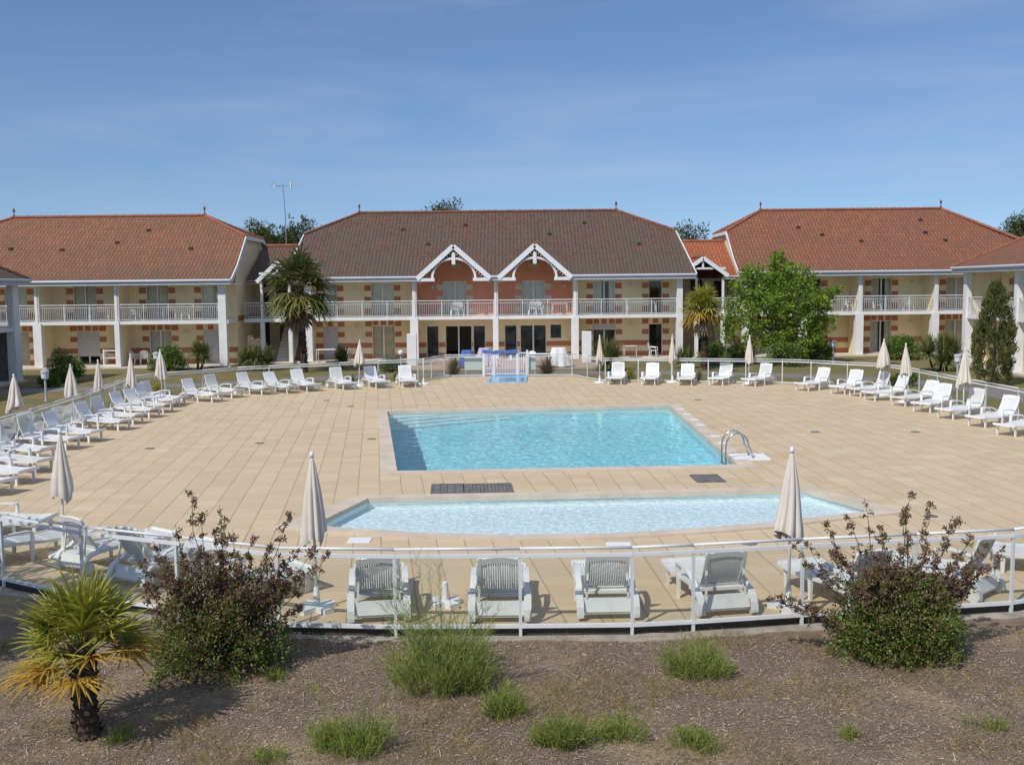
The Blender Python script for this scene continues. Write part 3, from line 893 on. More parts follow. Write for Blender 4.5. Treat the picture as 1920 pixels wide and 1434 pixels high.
    # --- openings with their brick or stone surrounds
    tr = MB(); tb = MB()
    for (x, w_, h, k) in up:
        wo_ = window_part(R_, x, w_, ZS + .02, h, YW, k)
        dst = MB()
        if x in quoin_skip: continue
        for s in (-1, 1):
            for z in (.16, .92, 1.66):
                wd = .42
                a = x + s * (w_ / 2 + .0); b = x + s * (w_ / 2 + wd)
                dst.box(min(a, b), max(a, b), YW - .018, YW + .01, ZS + z, ZS + z + .36)
        stone = orange and orange[0] < x < orange[1]
        dst.build('stone_surround' if stone else 'brick_surround', M['cream2' if stone else 'brick'], wo_)
    for o in gd:
        x, w_, h, k = o[:4]; z0 = o[4] if len(o) > 4 else .0
        wo_ = window_part(R_, x, w_, z0, h, YW, k, 'door' if z0 < .05 and w_ < 1.1 else 'window')
        if (len(o) > 5 and o[5]) or not band: continue
        dst = MB()
        for s in (-1, 1):
            for z in (1.42, 2.10):
                a = x + s * (w_ / 2); b = x + s * (w_ / 2 + .42)
                dst.box(min(a, b), max(a, b), YW - .018, YW + .01, z, z + .32)
        n = 3 if w_ > 1.1 else 1
        for q in range(n):
            xx = x + (q - (n - 1) / 2) * w_ / 3.0
            dst.box(xx - .17, xx + .17, YW - .017, YW + .01, z0 + h + .02, min(z0 + h + .32, ZS - .22))
        dst.build('brick_surround', M['brick'], wo_)
    if band:
        ed = sorted([(o[0] - o[1] / 2, o[0] + o[1] / 2) for o in gd if (o[4] if len(o) > 4 else 0) < .5])
        for z0, z1 in ((.0, .32), (.70, 1.02)):
            x = X0
            for a, b in ed + [(X1, X1)]:
                if a - x > .05: tr.box(x, a, YW - .012, YW + .01, z0, z1)
                x = b
        for xs_ in (X0, X1):
            s = -1 if xs_ == X0 else 1
            tr.box(min(xs_, xs_ + s * .012), max(xs_, xs_ + s * .012), YW + .3, yb - .1, ZS - .12, ZS + .22)
    if tr.v: tr.build('brick_bands', M['brick'], R_)
    for x, z in lamps:
        m = MB(); m.lathe([(.07, -.08), (.10, -.02), (.09, .07), (.03, .10)], 10, (x, YW - .09, z)); m.box(x - .03, x + .03, YW - .05, YW - .001, z - .03, z + .03)
        m.build('wall_lamp', M['lampglass'], R_)
    # --- roof
    def xlim(sp, y):
        if sp[0] == 'hip':
            t = (y - ye) / (yr - ye); return sp[1] + (sp[2] - sp[1]) * t
        xv, xb, xr, yh = sp[1], sp[2], sp[3], sp[4]
        if y <= yh:
            t = (y - ye) / (yh - ye); return xb + (xv - xb) * t
        t = (y - yh) / (yr - yh); return xv + (xr - xv) * t
    rf = MB(); un = MB()
    def vlen(y):
        s = 0
        for i in range(len(prof) - 1):
            a, b = prof[i], prof[i + 1]
            L = math.hypot(b[0] - a[0], b[1] - a[1])
            if y >= b[0] - 1e-6: s += L
            elif y > a[0]: s += L * (y - a[0]) / (b[0] - a[0])
        return s
    Y = sorted(set([p[0] for p in prof] + [sp[4] for sp in (left, right) if sp[0] == 'half']))
    for fb_ in (0, 1):
        if fb_ == 0 and gables:
            pts = [(xlim(left, ye), ye)]
            for (ga, hw, za, zf) in sorted(gables):
                # notch where the gable roof takes over
                ym = ye
                while roof_z(ym) < za and ym < yr: ym += .01
                pts += [(ga - hw, ye), (ga, ym), (ga + hw, ye)]
            pts.append((xlim(right, ye), ye))
            for y in Y[1:]: pts.append((xlim(right, y), y))
            for y in reversed(Y[1:]): pts.append((xlim(left, y), y))
            bm = bmesh.new(); vs = [bm.verts.new((x, y, roof_z(y))) for x, y in pts]
            es = [bm.edges.new((vs[i], vs[(i + 1) % len(vs)])) for i in range(len(vs))]
            bmesh.ops.triangle_fill(bm, use_beauty=True, edges=es, normal=(0, -.5, .85))
            bm.verts.index_update()
            for f in bm.faces:
                q = [v.co for v in f.verts]
                if f.normal.z < 0: q = q[::-1]
                rf.poly(q, [(p.x + 100, vlen(p.y)) for p in q])
                un.poly([(p.x, p.y, p.z - .09) for p in q[::-1]])
            bm.free(); continue
        for i in range(len(Y) - 1):
            a, b = Y[i], Y[i + 1]
            q = [(xlim(left, a), a), (xlim(right, a), a), (xlim(right, b), b), (xlim(left, b), b)]
            if fb_: q = [(x, 2 * yr - y) for x, y in q][::-1]
            P = [(x, y, roof_z(y)) for x, y in q]
            rf.poly(P, [(p[0] + 100, vlen(p[1] if p[1] <= yr else 2 * yr - p[1])) for p in P])
            un.poly([(p[0], p[1], p[2] - .09) for p in P[::-1]])
    for sp, s in ((left, -1), (right, 1)):
        if sp[0] == 'hip': xe, xr, y0, z0 = sp[1], sp[2], ye, ZE
        else: xe, xr, y0, z0 = sp[1], sp[3], sp[4], roof_z(sp[4])
        P = [(xe, y0, z0), (xr, yr, zr), (xe, 2 * yr - y0, z0)]
        if s > 0: P = [P[0], P[2], P[1]]
        L = math.hypot(xr - xe, zr - z0)
        rf.poly(P, [(p[1] + 50, 0 if abs(p[0] - xe) < 1e-4 else L) for p in P])
        un.poly([(p[0], p[1], p[2] - .09) for p in P[::-1]])
    roof = rf.build('roof', roofm, R_, recalc=False)
    un.build('underside', M['whitecol'], roof, recalc=False)
    rt = MB()
    xa, xb_ = (left[2] if left[0] == 'hip' else left[3]), (right[2] if right[0] == 'hip' else right[3])
    ridge_run(rt, (xa, yr, zr + .03), (xb_, yr, zr + .03))
    bb = MB()
    for sp, xx in ((left, xa), (right, xb_)):
        sg = -1 if sp is left else 1
        if sp[0] == 'hip':
            for yy in (ye, 2 * yr - ye): ridge_run(rt, (xx, yr, zr + .02), (sp[1], yy, ZE + .02))
            gt2 = MB(); gt2.box(min(sp[1] - .1 * sg, sp[1] + .02 * sg), max(sp[1] - .1 * sg, sp[1] + .02 * sg), ye + .12, 2 * yr - ye, ZE - .30, ZE - .09); gt2.build('fascia', M['gutter'], R_)
        else:
            yh = sp[4]; zh = roof_z(yh)
            for yy in (yh, 2 * yr - yh): ridge_run(rt, (xx, yr, zr + .02), (sp[1], yy, zh + .03))
            ys = [y for y in Y if y <= yh + 1e-6]
            for mir in (0, 1):
                for i in range(len(ys) - 1):
                    p = [Vector((xlim(sp, y) + .03 * sg, (2 * yr - y) if mir else y, roof_z(y) - .10)) for y in (ys[i], ys[i + 1])]
                    bb.beam(p[0], p[1], .06, .26)
            bb.box(min(sp[1], sp[1] + .07 * sg), max(sp[1], sp[1] + .07 * sg), yh + .1, 2 * yr - yh - .1, zh - .22, zh - .01)
    rt.build('ridge_tiles', ridgem, roof)
    if bb.v: bb.build('bargeboard', M['white'], R_)
    if finials:
        for x in (xa, xb_):
            m = MB(); m.lathe([(.12, 0), (.09, .10), (.035, .15), (.035, .32), (.075, .37), (.085, .44), (.065, .50), (.025, .55), (.015, .62)], 10, (x, yr, zr + .05)); m.build('finial', M['ridge_old'], roof, smooth=True)
    for x, f in vents:
        y = ye + (yr - ye) * f; z = roof_z(y)
        m = MB(); m.prism([(x - .14, y - .15, z - .08), (x + .14, y - .15, z - .08), (x + .09, y - .15, z + .09), (x - .09, y - .15, z + .09)], (0, .45, .0)); m.build('roof_vent', M['darkwood'], roof)
    return R_, roof_z

# main block behind the pool with its two gabled bays
MX = 0.0
mid, mid_z = block('apartment_building', 'central two-storey block with dark brown roof, two white gables and terracotta bays', (0, 66, 0), 0,
      -13.5, 10.9, [(-.55, 5.28), (6.5, 9.72)], 6.5, 9.72, ('half', -13.75, -14.2, -10.4, 4.05), ('half', 11.0, 11.6, 7.3, 4.05),
      [(-12.85, .42, .46), (-6.16, .17, .50), (-1.0, .15, .34), (4.03, .17, .46), (10.66, .36, .40)],
      [(-11.8, .95, 2.15, 'curtain'), (-8.37, 1.5, 2.15, 'curtain'), (-3.66, 1.5, 2.2, 'curtain'), (1.45, 1.5, 2.2, 'curtain'), (6.05, 1.45, 2.15, 'part'), (9.40, .9, 2.15, 'dark')],
      [(-11.8, .98, 2.1, 'shutter'), (-8.35, 1.5, 2.15, 'beige'), (-5.15, .82, 2.1, 'dark', 0, 1), (-3.45, 1.75, 2.1, 'open', 0, 1), (-2.10, .82, 2.1, 'dark', 0, 1),
       (-.05, .82, 2.1, 'dark', 0, 1), (1.42, 1.72, 2.1, 'dark', 0, 1), (2.90, .78, .95, 'dark', 1.18, 1), (6.05, 1.5, 2.1, 'half'), (9.40, .92, 2.1, 'dark')],
      M['roof_mid'], M['ridge_old'], gables=((-3.58, 2.25, 7.25, 5.28), (1.50, 2.25, 7.25, 5.28)), orange=(-6.16, 4.03), partitions=(-6.16, 4.03, -12.85),
      lamps=((-10.1, 4.55), (-6.0 + .9, 4.6), (3.5, 4.6), (7.7, 4.6), (-10.0, 2.1), (7.7, 2.05)), vents=((-7.2, .72), (-5.4, .48), (-3.0, .78), (2.6, .62), (5.0, .8), (8.4, .45)))
# gabled bays: roofs, bargeboards with scalloped frieze, arch and king post
for ga in (-3.58, 1.50):
    hw, za, zf = 2.25, 7.25, 5.28
    ym = -.55
    while mid_z(ym) < za: ym += .01
    r = MB(); yfr = -.62
    L = math.hypot(hw, za - zf)
    for s in (-1, 1):
        P = [(ga + s * hw, yfr, zf), (ga, yfr, za), (ga, ym + .12, za), (ga + s * hw, -.50, zf)]
        if s > 0: P = P[::-1]
        r.poly([(p[0], p[1], p[2] + .012) for p in P], [(p[1] + 30, 0 if abs(p[0] - ga) > .1 else L) for p in P])
        r.poly([(p[0], p[1], p[2] - .07) for p in P[::-1]], [(0, 0)] * 4)
    rr = r.build('gable_roof', M['roof_mid'], mid)
    k = MB(); ridge_run(k, (ga, yfr, za + .03), (ga, ym + .1, za + .03), .11); k.build('ridge_tiles', M['ridge_old'], rr)
    b = MB(); sl_ = (za - zf) / hw
    for s in (-1, 1):
        b.beam((ga + s * (hw + .05), yfr - .035, zf - .16), (ga + s * .0, yfr - .035, za - .11), .06, .30)
    b.beam((ga - hw - .02, yfr + .05, zf - .22), (ga - hw + 1.05, yfr + .05, zf - .22), .14, .20)
    b.beam((ga + hw + .02, yfr + .05, zf - .22), (ga + hw - 1.05, yfr + .05, zf - .22), .14, .20)
    b.build('bargeboard', M['white'], mid)
    z_ = MB()                                        # saw-tooth frieze hanging from the bargeboard
    for s in (-1, 1):
        n = 15
        for q in range(n):
            t0, t1 = (q + .1) / n, (q + .9) / n
            x0, x1 = ga + s * hw * (1 - t0), ga + s * hw * (1 - t1)
            za0, za1 = zf - .27 + (za - zf) * t0, zf - .27 + (za - zf) * t1
            xm, zm = (x0 + x1) / 2, (za0 + za1) / 2 - .20
            z_.prism([(x0, yfr + .02, za0 + .02), (x1, yfr + .02, za1 + .02), (xm + s * .05, yfr + .02, zm + .04), (xm, yfr + .02, zm), (xm - s * .05, yfr + .02, zm)], (0, .03, 0))
    z_.build('frieze', M['gutter'], mid)
    a = MB(); n = 24; ri, ro = 1.28, 1.42
    for q in range(n):
        t0, t1 = math.pi * q / n, math.pi * (q + 1) / n
        def pt(rd, t): return (ga + rd * math.cos(t), yfr + .06, zf - .12 + rd * .90 * math.sin(t))
        a.prism([pt(ri, t0), pt(ro, t0), pt(ro, t1), pt(ri, t1)], (0, .10, 0))
    a.box(ga - .11, ga + .11, yfr + .02, yfr + .19, za - 1.25, za - .45)
    a.build('gable_arch', M['white'], mid)
    pl = MB(); pts = []
    for q in range(20):
        t = 2 * math.pi * q / 20; pts.append((ga + .34 * math.cos(t) * (1.15 if abs(math.cos(t)) > .5 else 1), 1.895, 5.98 + .17 * math.sin(t)))
    pl.prism(pts, (0, -.03, 0)); pl.build('plaque', M['plaque'], mid)

left_b, _ = block('apartment_building', 'long red-roofed block at the left with white balconies, half hidden by the grey corner wing', (-26.5, 63, 0), 0,
      -9.6, 9.4, [(-.55, 5.20), (1.2, 6.02), (6.5, 9.45)], 6.5, 9.45, ('half', -9.9, -10.1, -6.3, 4.2), ('half', 9.55, 9.75, 6.3, 4.2),
      [(-7.6, .17, .5), (-2.16, .17, .50), (2.66, .16, .3), (9.05, .46, .48)],
      [(-4.3, 1.4, 2.15, 'curtain'), (0.0, 1.45, 2.15, 'curtain'), (4.5, 1.4, 2.15, 'curtain'), (7.7, .95, 2.15, 'curtain')],
      [(-4.3, 1.4, 2.1, 'curtain'), (0.1, 1.4, 2.1, 'most'), (4.6, 1.4, 2.1, 'curtain'), (7.75, .95, 2.1, 'shutter')],
      M['roof_left'], M['ridge'], partitions=(-2.16, 2.66), lamps=((2.0, 4.6), (6.1, 4.6), (2.0, 2.0), (6.2, 1.95)),
      vents=((-5.0, .52), (1.5, .6), (3.1, .78), (-1.7, .5), (6.4, .5)))
right_b, _ = block('apartment_building', 'long orange-red roofed block at the right, behind the bright green tree', (25, 67, 0), 0,
      -10.2, 11.5, [(-.55, 5.36), (1.2, 6.2), (6.5, 9.68)], 6.5, 9.68, ('half', -10.35, -10.5, -7.5, 4.2), ('hip', 12.1, 5.1),
      [(-9.9, .42, .46), (-6.2, .17, .4), (-2.62, .17, .5), (2.25, .17, .46), (6.4, .17, .4), (11.3, .4, .4)],
      [(-8.2, 1.4, 2.15, 'curtain'), (-5.0, .95, 2.15, 'dark'), (-.55, 1.35, 2.15, 'part'), (4.4, 1.4, 2.15, 'curtain'), (8.6, 1.4, 2.15, 'curtain')],
      [(-8.2, 1.4, 2.1, 'shutter'), (-5.0, .95, 2.1, 'dark'), (-.55, 1.4, 2.1, 'part'), (4.4, 1.4, 2.1, 'curtain'), (8.6, 1.4, 2.1, 'curtain')],
      M['roof_right'], M['ridge'], partitions=(-6.2, -2.62, 2.25, 6.4), lamps=((1.4, 4.6), (1.4, 2.0)), vents=((-5.4, .72), (-4.0, .6), (3.2, .82), (3.0, .62), (4.0, .5), (-1.6, .5)))
lw_, _ = block('apartment_wing', 'shaded grey corner wing at the left edge, its facade turned to the pool', (-25.7, 54.2, 0), rad(90),
      -15.5, 0.0, [(-.5, 5.22), (5.5, 8.7)], 5.5, 8.7, ('hip', -16.2, -10.2), ('hip', .55, -5.4),
      [(-15.2, .4, .4), (-10.2, .17, .4), (-5.2, .17, .4), (-.3, .62, .66)],
      [(-12.6, 1.4, 2.15, 'curtain'), (-7.6, 1.4, 2.15, 'curtain'), (-2.4, 1.4, 2.15, 'curtain')],
      [(-12.6, 1.4, 2.1, 'curtain'), (-7.6, 1.4, 2.1, 'dark'), (-2.4, 1.4, 2.1, 'dark')], M['roof_mid'], M['ridge_old'], wing=True, partitions=(-10.2, -5.2), band=False)
MB().box(-.55, -.35, .31, 1.89, -.1, 2.53).build('end_wall', M['grate'], lw_)  # gallery wall in a dark grey that stands in for its shade
rw_, _ = block('apartment_wing', 'cream corner wing at the right edge behind the cypress, its facade turned to the pool', (25.6, 58.9, 0), rad(-90),
      0.0, 17.0, [(-.5, 5.42), (5.5, 8.7)], 5.5, 8.7, ('hip', -.55, 5.4), ('hip', 17.6, 11.6),
      [(.3, .40, .42), (6.2, .30, .34), (11.5, .17, .4), (16.7, .4, .4)],
      [(2.2, 1.0, 2.15, 'dark'), (4.6, 1.4, 2.15, 'part'), (9.0, 1.4, 2.15, 'curtain'), (14, 1.4, 2.15, 'curtain')],
      [(4.6, 1.4, 2.1, 'part'), (9.0, 1.4, 2.1, 'dark'), (14, 1.4, 2.1, 'curtain')], M['roof_right'], M['ridge'], wing=True, partitions=(.3, 6.2, 11.5), band=False)

# stair links between the blocks: lower roofs, porch gable, dark walkways
def stair_link(label, x0, x1, yf, ye_, ze, yr, zr, roofm, porch, cols, rail):
    R_ = empty('stair_link', ((x0 + x1) / 2, yf, 0), 0, label, 'building', 'covered stair links between the blocks')
    O = ((x0 + x1) / 2, yf, 0)
    rf = MB(); L = math.hypot(yr - ye_, zr - ze)
    for q in ([(x0, ye_, ze), (x1, ye_, ze), (x1, yr, zr), (x0, yr, zr)], [(x0, yr, zr), (x1, yr, zr), (x1, 2 * yr - ye_, ze), (x0, 2 * yr - ye_, ze)]):
        rf.poly(q, [(p[0] + 60, 0 if p[2] == ze else L) for p in q])
    px, pw, pz, pe, py = porch
    for s in (-1, 1):
        q = [(px + s * pw, py, pe), (px, py, pz), (px, yr - .4, pz), (px + s * pw, yr - .4, pe)]
        if s > 0: q = q[::-1]
        rf.poly(q, [(p[1] + 60, 0 if p[2] == pe else 1.8) for p in q])
    roof = rf.build('roof', roofm, R_, O)
    k = MB(); ridge_run(k, (x0, yr, zr + .03), (x1, yr, zr + .03), .11); ridge_run(k, (px, py, pz + .03), (px, ye_ + (pz - ze) / (zr - ze) * (yr - ye_), pz + .03), .11)
    k.build('ridge_tiles', M['ridge'], roof, O)
    b = MB()
    for s in (-1, 1): b.beam((px + s * (pw + .05), py - .03, pe - .12), (px, py - .03, pz - .08), .06, .24)
    b.box(x0, px - pw - .05, ye_ - .08, ye_ + .04, ze - .22, ze - .01) if px - pw - .1 > x0 else None
    b.box(px + pw + .05, x1, ye_ - .08, ye_ + .04, ze - .22, ze - .01) if px + pw + .1 < x1 else None
    b.box(px - .06, px + .06, py + .05, py + .15, pz - .75, pz - .15); b.box(px - pw + .1, px + pw - .1, py + .06, py + .15, pz - .80, pz - .68)
    b.build('bargeboard', M['white'], R_, O)
    wl = MB(); yb = yf + 4.4
    wl.box(x0 + .01, x1 - .01, yb, yb + .2, -.12, ze + .3)
    wl.build('wall', M['cream'], R_, O)
    MB().box(x0 + .01, x1 - .01, yf, yb - .01, 2.52, 2.74).build('walkway', M['whitecol'], R_, O)
    MB().box(x0 + .01, x1 - .01, yf - .3, yb - .01, -.15, .0).build('floor', M['concrete'], R_, O)
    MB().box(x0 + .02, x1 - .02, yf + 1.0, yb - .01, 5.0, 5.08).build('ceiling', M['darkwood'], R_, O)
    for x in cols:
        MB().box(x - .12, x + .12, yf + .02, yf + .26, -.12, 2.5).build('column', M['whitecol'], R_, O)
        MB().box(x - .07, x + .07, yf + .03, yf + .17, 2.74, ze - .1).build('column', M['whitecol'], R_, O)
    m = MB(); a, b_ = rail
    m.box(a, b_, yf + .03, yf + .08, 3.70, 3.75); m.box(a, b_, yf + .04, yf + .07, 3.56, 3.59); m.box(a, b_, yf + .04, yf + .07, 2.82, 2.85)
    n = int((b_ - a) / .115)
    for q in range(n + 1):
        x = a + .01 + (b_ - a - .02) * q / n; m.box(x - .009, x + .009, yf + .046, yf + .064, 2.85, 3.56)
    m.build('railing', M['rail'], R_, O)
    for (xa, xb, z0, z1) in ((x0 + .25, x0 + .60, 0, 2.45), (x0 + 1.3, x0 + 2.1, 0, 2.2), (x0 + .3, x0 + .6, 2.76, 4.9), (x0 + 1.1, x0 + 1.9, 2.76, 4.9), (x1 - .9, x1 - .2, 2.76, 4.8)):
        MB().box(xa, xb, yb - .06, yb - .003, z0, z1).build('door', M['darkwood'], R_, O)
    # stair flight in the shade
    st = MB()
    for q in range(13): st.box(x1 - 1.25, x1 - .15, yf + .6 + .26 * q, yf + .6 + .26 * (q + 1) - .002, .2 * q, .2 * (q + 1))
    st.build('stair', M['concrete'], R_, O)
    return R_
sl1 = stair_link('shaded stair link with low brown roof between the left and central blocks', -16.85, -13.75, 65.6, 66.8, 5.15, 71.6, 7.5, M['roof_mid'], (-14.6, 1.25, 6.3, 5.15, 65.3), (-15.7, -13.95), (-16.8, -13.8))
sl2 = stair_link('stair link with bright orange tiles and small white gable between the central and right blocks', 11.15, 14.75, 66.9, 68.0, 5.15, 72.6, 7.55, M['roof_new'], (12.25, 1.55, 6.35, 5.25, 66.6), (11.9, 13.6), (11.2, 14.7))

# tv mast
t = empty('tv_antenna', (-15.3, 71.6, 7.5), 0, 'thin tall television mast with crossbar rising behind the left palm', 'antenna')
MB().tube([(0, 0, -.4), (-.03, 0, 2.2), (-.13, 0, 4.15)], [.035, .03, .022], 8).build('mast', M['antenna'], t)
m = MB(); m.tube([(-.95, 0, 4.05), (.50, 0, 4.05)], .014, 6)
for k in range(7): m.tube([(-.9 + .1 * k, -.25, 4.05), (-.9 + .1 * k, .25, 4.05)], .008, 5)
m.tube([(-.80, 0, 3.9), (-.80, 0, 4.3)], .012, 6); m.build('boom', M['antenna'], t)
m = MB(); m.box(.38, .46, -.12, .12, 3.86, 4.32); m.box(-.78, -.62, -.1, .1, 3.92, 4.1); m.build('reflector', M['white'], t)

# ------------------------------------------------------------------ loungers
def lounger_parts(mt, mt2, tx=-.83, tz=.93):
    """moulded resin sun lounger; +x towards the feet, origin on the ground at its middle"""
    def zc(x):
        t = (x + .55) / 1.5
        return .355 - .030 * math.sin(min(1, max(0, t)) * math.pi) + .022 * math.sin(t * 2 * math.pi)
    r = empty('sun_lounger', (0, 0, 0))
    f = MB()
    for s in (-1, 1):
        path = [(-.92, .10), (-.90, .20), (-.84, .29), (-.74, .35), (-.60, .375)] + [(-.5 + .145 * k, zc(-.5 + .145 * k) + .012) for k in range(11)]
        for i in range(len(path) - 1):
            (xa, za), (xb, zb) = path[i], path[i + 1]
            wa = .10 if xa < -.55 else .045
            ya, yb = s * .335, s * (.335 + wa)
            h = .05 if xa > -.6 else .045
            f.add([(xa, ya, za), (xa, yb, za), (xb, yb, zb), (xb, ya, zb), (xa, ya, za - h), (xa, yb, za - h), (xb, yb, zb - h), (xb, ya, zb - h)],
                  [(0, 1, 2, 3), (7, 6, 5, 4), (0, 4, 5, 1), (3, 2, 6, 7), (1, 5, 6, 2), (0, 3, 7, 4)])
    f.box(.93, .965, -.34, .34, .30, .375)
    f.box(-.60, -.53, -.335, .335, .30, .345)
    f.prism([(-.86, -.335, .12), (-.80, -.335, .30), (-.77, -.335, .30), (-.83, -.335, .12)], (0, .67, 0))
    f.box(-.84, -.78, -.30, .30, .085, .118)
    f.build('frame', mt, r)
    se = MB(); n = 15
    for k in range(n):
        y0 = -.325 + .65 * k / n + .005; y1 = -.325 + .65 * (k + 1) / n - .006
        xs = [-.53 + .146 * q for q in range(11)]
        for i in range(10):
            a, b = xs[i], xs[i + 1]
            se.add([(a, y0, zc(a)), (a, y1, zc(a)), (b, y1, zc(b)), (b, y0, zc(b)), (a, y0, zc(a) - .014), (a, y1, zc(a) - .014), (b, y1, zc(b) - .014), (b, y0, zc(b) - .014)],
                   [(0, 1, 2, 3), (7, 6, 5, 4), (0, 3, 7, 4), (1, 5, 6, 2)])
    for x in (-.53, -.05, .42, .93):
        se.box(x - .03, x + .03, -.325, .325, zc(x) - .02, zc(x) + .002)
    se.build('seat', mt, r)
    b = MB(); hx, hz = -.52, .36
    L = math.hypot(tx - hx, tz - hz); e = Vector(((tx - hx) / L, 0, (tz - hz) / L)); nn = Vector((e.z, 0, -e.x))
    def bp(u, y, d=0):
        cv = -.035 * math.sin(u * math.pi) + .02 * u
        p = Vector((hx, y, hz)) + e * (u * L) + nn * (d + cv); return p
    def bw(u): return .305 - .02 * max(0, u - .8) / .2
    N = 10
    def bar(y0f, y1f, u0, u1, th, n_=N):
        for i in range(n_):
            a, c = u0 + (u1 - u0) * i / n_, u0 + (u1 - u0) * (i + 1) / n_
            q = [bp(a, y0f(a)), bp(a, y1f(a)), bp(c, y1f(c)), bp(c, y0f(c)), bp(a, y0f(a), -th), bp(a, y1f(a), -th), bp(c, y1f(c), -th), bp(c, y0f(c), -th)]
            b.add(q, [(0, 1, 2, 3), (7, 6, 5, 4), (0, 4, 5, 1), (3, 2, 6, 7), (1, 5, 6, 2), (0, 3, 7, 4)])
    bar(lambda u: -bw(u), lambda u: -bw(u) + .05, 0, .97, .032); bar(lambda u: bw(u) - .05, lambda u: bw(u), 0, .97, .032)
    for q in range(10):                                                     # arched top band
        y0, y1 = -.30 + .6 * q / 10, -.30 + .6 * (q + 1) / 10
        def tp(y): return .93 + .06 * math.cos(y / .30 * math.pi / 2)
        lo0, lo1 = tp(y0) - .13, tp(y1) - .13
        P = [bp(lo0, y0), bp(lo1, y1), bp(tp(y1), y1), bp(tp(y0), y0), bp(lo0, y0, -.03), bp(lo1, y1, -.03), bp(tp(y1), y1, -.03), bp(tp(y0), y0, -.03)]
        b.add(P, [(0, 1, 2, 3), (7, 6, 5, 4), (0, 4, 5, 1), (3, 2, 6, 7), (1, 5, 6, 2), (0, 3, 7, 4)])
    bar(lambda u: -.255, lambda u: .255, 0, .09, .03, 1)
    for k in range(16):
        yc = -.240 + .032 * k
        bar(lambda u, y=yc: y - .0118, lambda u, y=yc: y + .0118, .08, .86, .016, 5)
    b.build('backrest', mt2, r)
    st = MB()
    for s in (-1, 1): st.beam(bp(.55, s * .27, -.05), (-.80, s * .29, .30), .022, .03, (0, 1, 0))
    st.build('back_support', mt, r)
    for s in (-1, 1):
        a = MB(); y0, y1 = s * .338, s * .415
        path = [(-.63, .385), (-.55, .44), (-.44, .495), (-.30, .53), (-.12, .545), (.06, .545), (.125, .53), (.145, .49), (.15, .34)]
        for i in range(len(path) - 1):
            (xa, za), (xb, zb) = path[i], path[i + 1]
            dx, dz = xb - xa, zb - za; ll = math.hypot(dx, dz); ox, oz = dz / ll * .028, -dx / ll * .028
            a.add([(xa, y0, za), (xa, y1, za), (xb, y1, zb), (xb, y0, zb), (xa + ox - .012, y0, za + oz), (xa + ox - .012, y1, za + oz), (xb + ox - .012, y1, zb + oz), (xb + ox - .012, y0, zb + oz)],
                  [(0, 1, 2, 3), (7, 6, 5, 4), (0, 4, 5, 1), (3, 2, 6, 7), (1, 5, 6, 2), (0, 3, 7, 4)])
        a.build('armrest', mt, r)
        def leg(x, yy, top, fw=.075):
            m = MB(); y = s * yy
            vs = []
            for z, k in ((0, .72), (top, 1.0)):
                for qx, qy in ((-1, -1), (1, -1), (1, 1), (-1, 1)): vs.append((x + qx * fw / 2 * k, y + qy * .026 * k, z))
            m.add(vs, [(3, 2, 1, 0), (4, 5, 6, 7), (0, 1, 5, 4), (1, 2, 6, 5), (2, 3, 7, 6), (3, 0, 4, 7)]); m.build('leg', mt, r)
        leg(.82, .30, .35); leg(.115, .372, .36)
        wh = MB(); prof = [(.02, -.032), (.092, -.032), (.104, -.022), (.104, .022), (.092, .032), (.02, .032)]
        base = len(wh.v); n_ = 20
        for rr, yy in prof:
            for k in range(n_):
                t = 2 * math.pi * k / n_; wh.v.append((-.80 + rr * math.cos(t), s * .385 + yy, .104 + rr * math.sin(t)))
        for i in range(len(prof) - 1):
            for k in range(n_):
                q = base + i * n_; wh.f.append((q + k, q + (k + 1) % n_, q + n_ + (k + 1) % n_, q + n_ + k))
        wh.f.append(tuple(base + k for k in range(n_))); wh.f.append(tuple(base + (len(prof) - 1) * n_ + k for k in range(n_)))
        wh.build('wheel', mt2, r)
    return r

protoA = lounger_parts(M['resin'], M['resin'])
protoB = lounger_parts(M['resin2'], M['resin2'])
protoC = lounger_parts(M['resin'], M['resin2'], -.76, .965)
protoD = lounger_parts(M['resin2'], M['resin'], -.90, .89)
count = [0]
used = set()
def lounger(px, py, th, ref, label, group, proto):
    """px, py: ground point under the foot legs ('f') or the wheels ('r'); th: heading in degrees from straight towards the viewer, + to the right"""
    t = rad(th); d = Vector((math.sin(t), -math.cos(t)))
    c = Vector((px, py)) - d * (.82 if ref == 'f' else -.80)
    count[0] += 1
    if proto is protoA: proto = (protoA, protoA, protoC, protoA, protoD, protoA, protoC)[count[0] % 7]
    if proto not in used: used.add(proto); o = proto
    else: o = copy_tree(proto)
    o.location = (c.x, c.y, 0); o.rotation_euler = (0, 0, math.atan2(d.y, d.x))
    tag(o, 'white resin sun lounger, ' + label, 'sun lounger', group)
G1 = 'loungers along the back left fence'; G2 = 'loungers along the back right and right fence'; G3 = 'loungers along the left fence'; G4 = 'loungers inside the near fence'
for q, lab in zip([(-12.13, 42.53, 63), (-11.73, 44.1, 60), (-10.7, 45.22, 55), (-9.69, 45.69, 50), (-8.92, 46.4, 38), (-7.38, 47.0, 33), (-5.96, 47.55, 28), (-4.75, 47.8, 13)],
    ['leftmost in the back left row, turned to the right', 'second from the left corner in the back left row', 'third from the left corner in the back left row',
     'fourth in the back left row, below the tall palm', 'fifth in the back left row, right of the tall palm', 'just left of the closed parasol by the terrace fence',
     'just right of the closed parasol by the terrace fence', 'last of the back left row, beside the bare white pole']): lounger(*q, 'f', lab, G1, protoA)
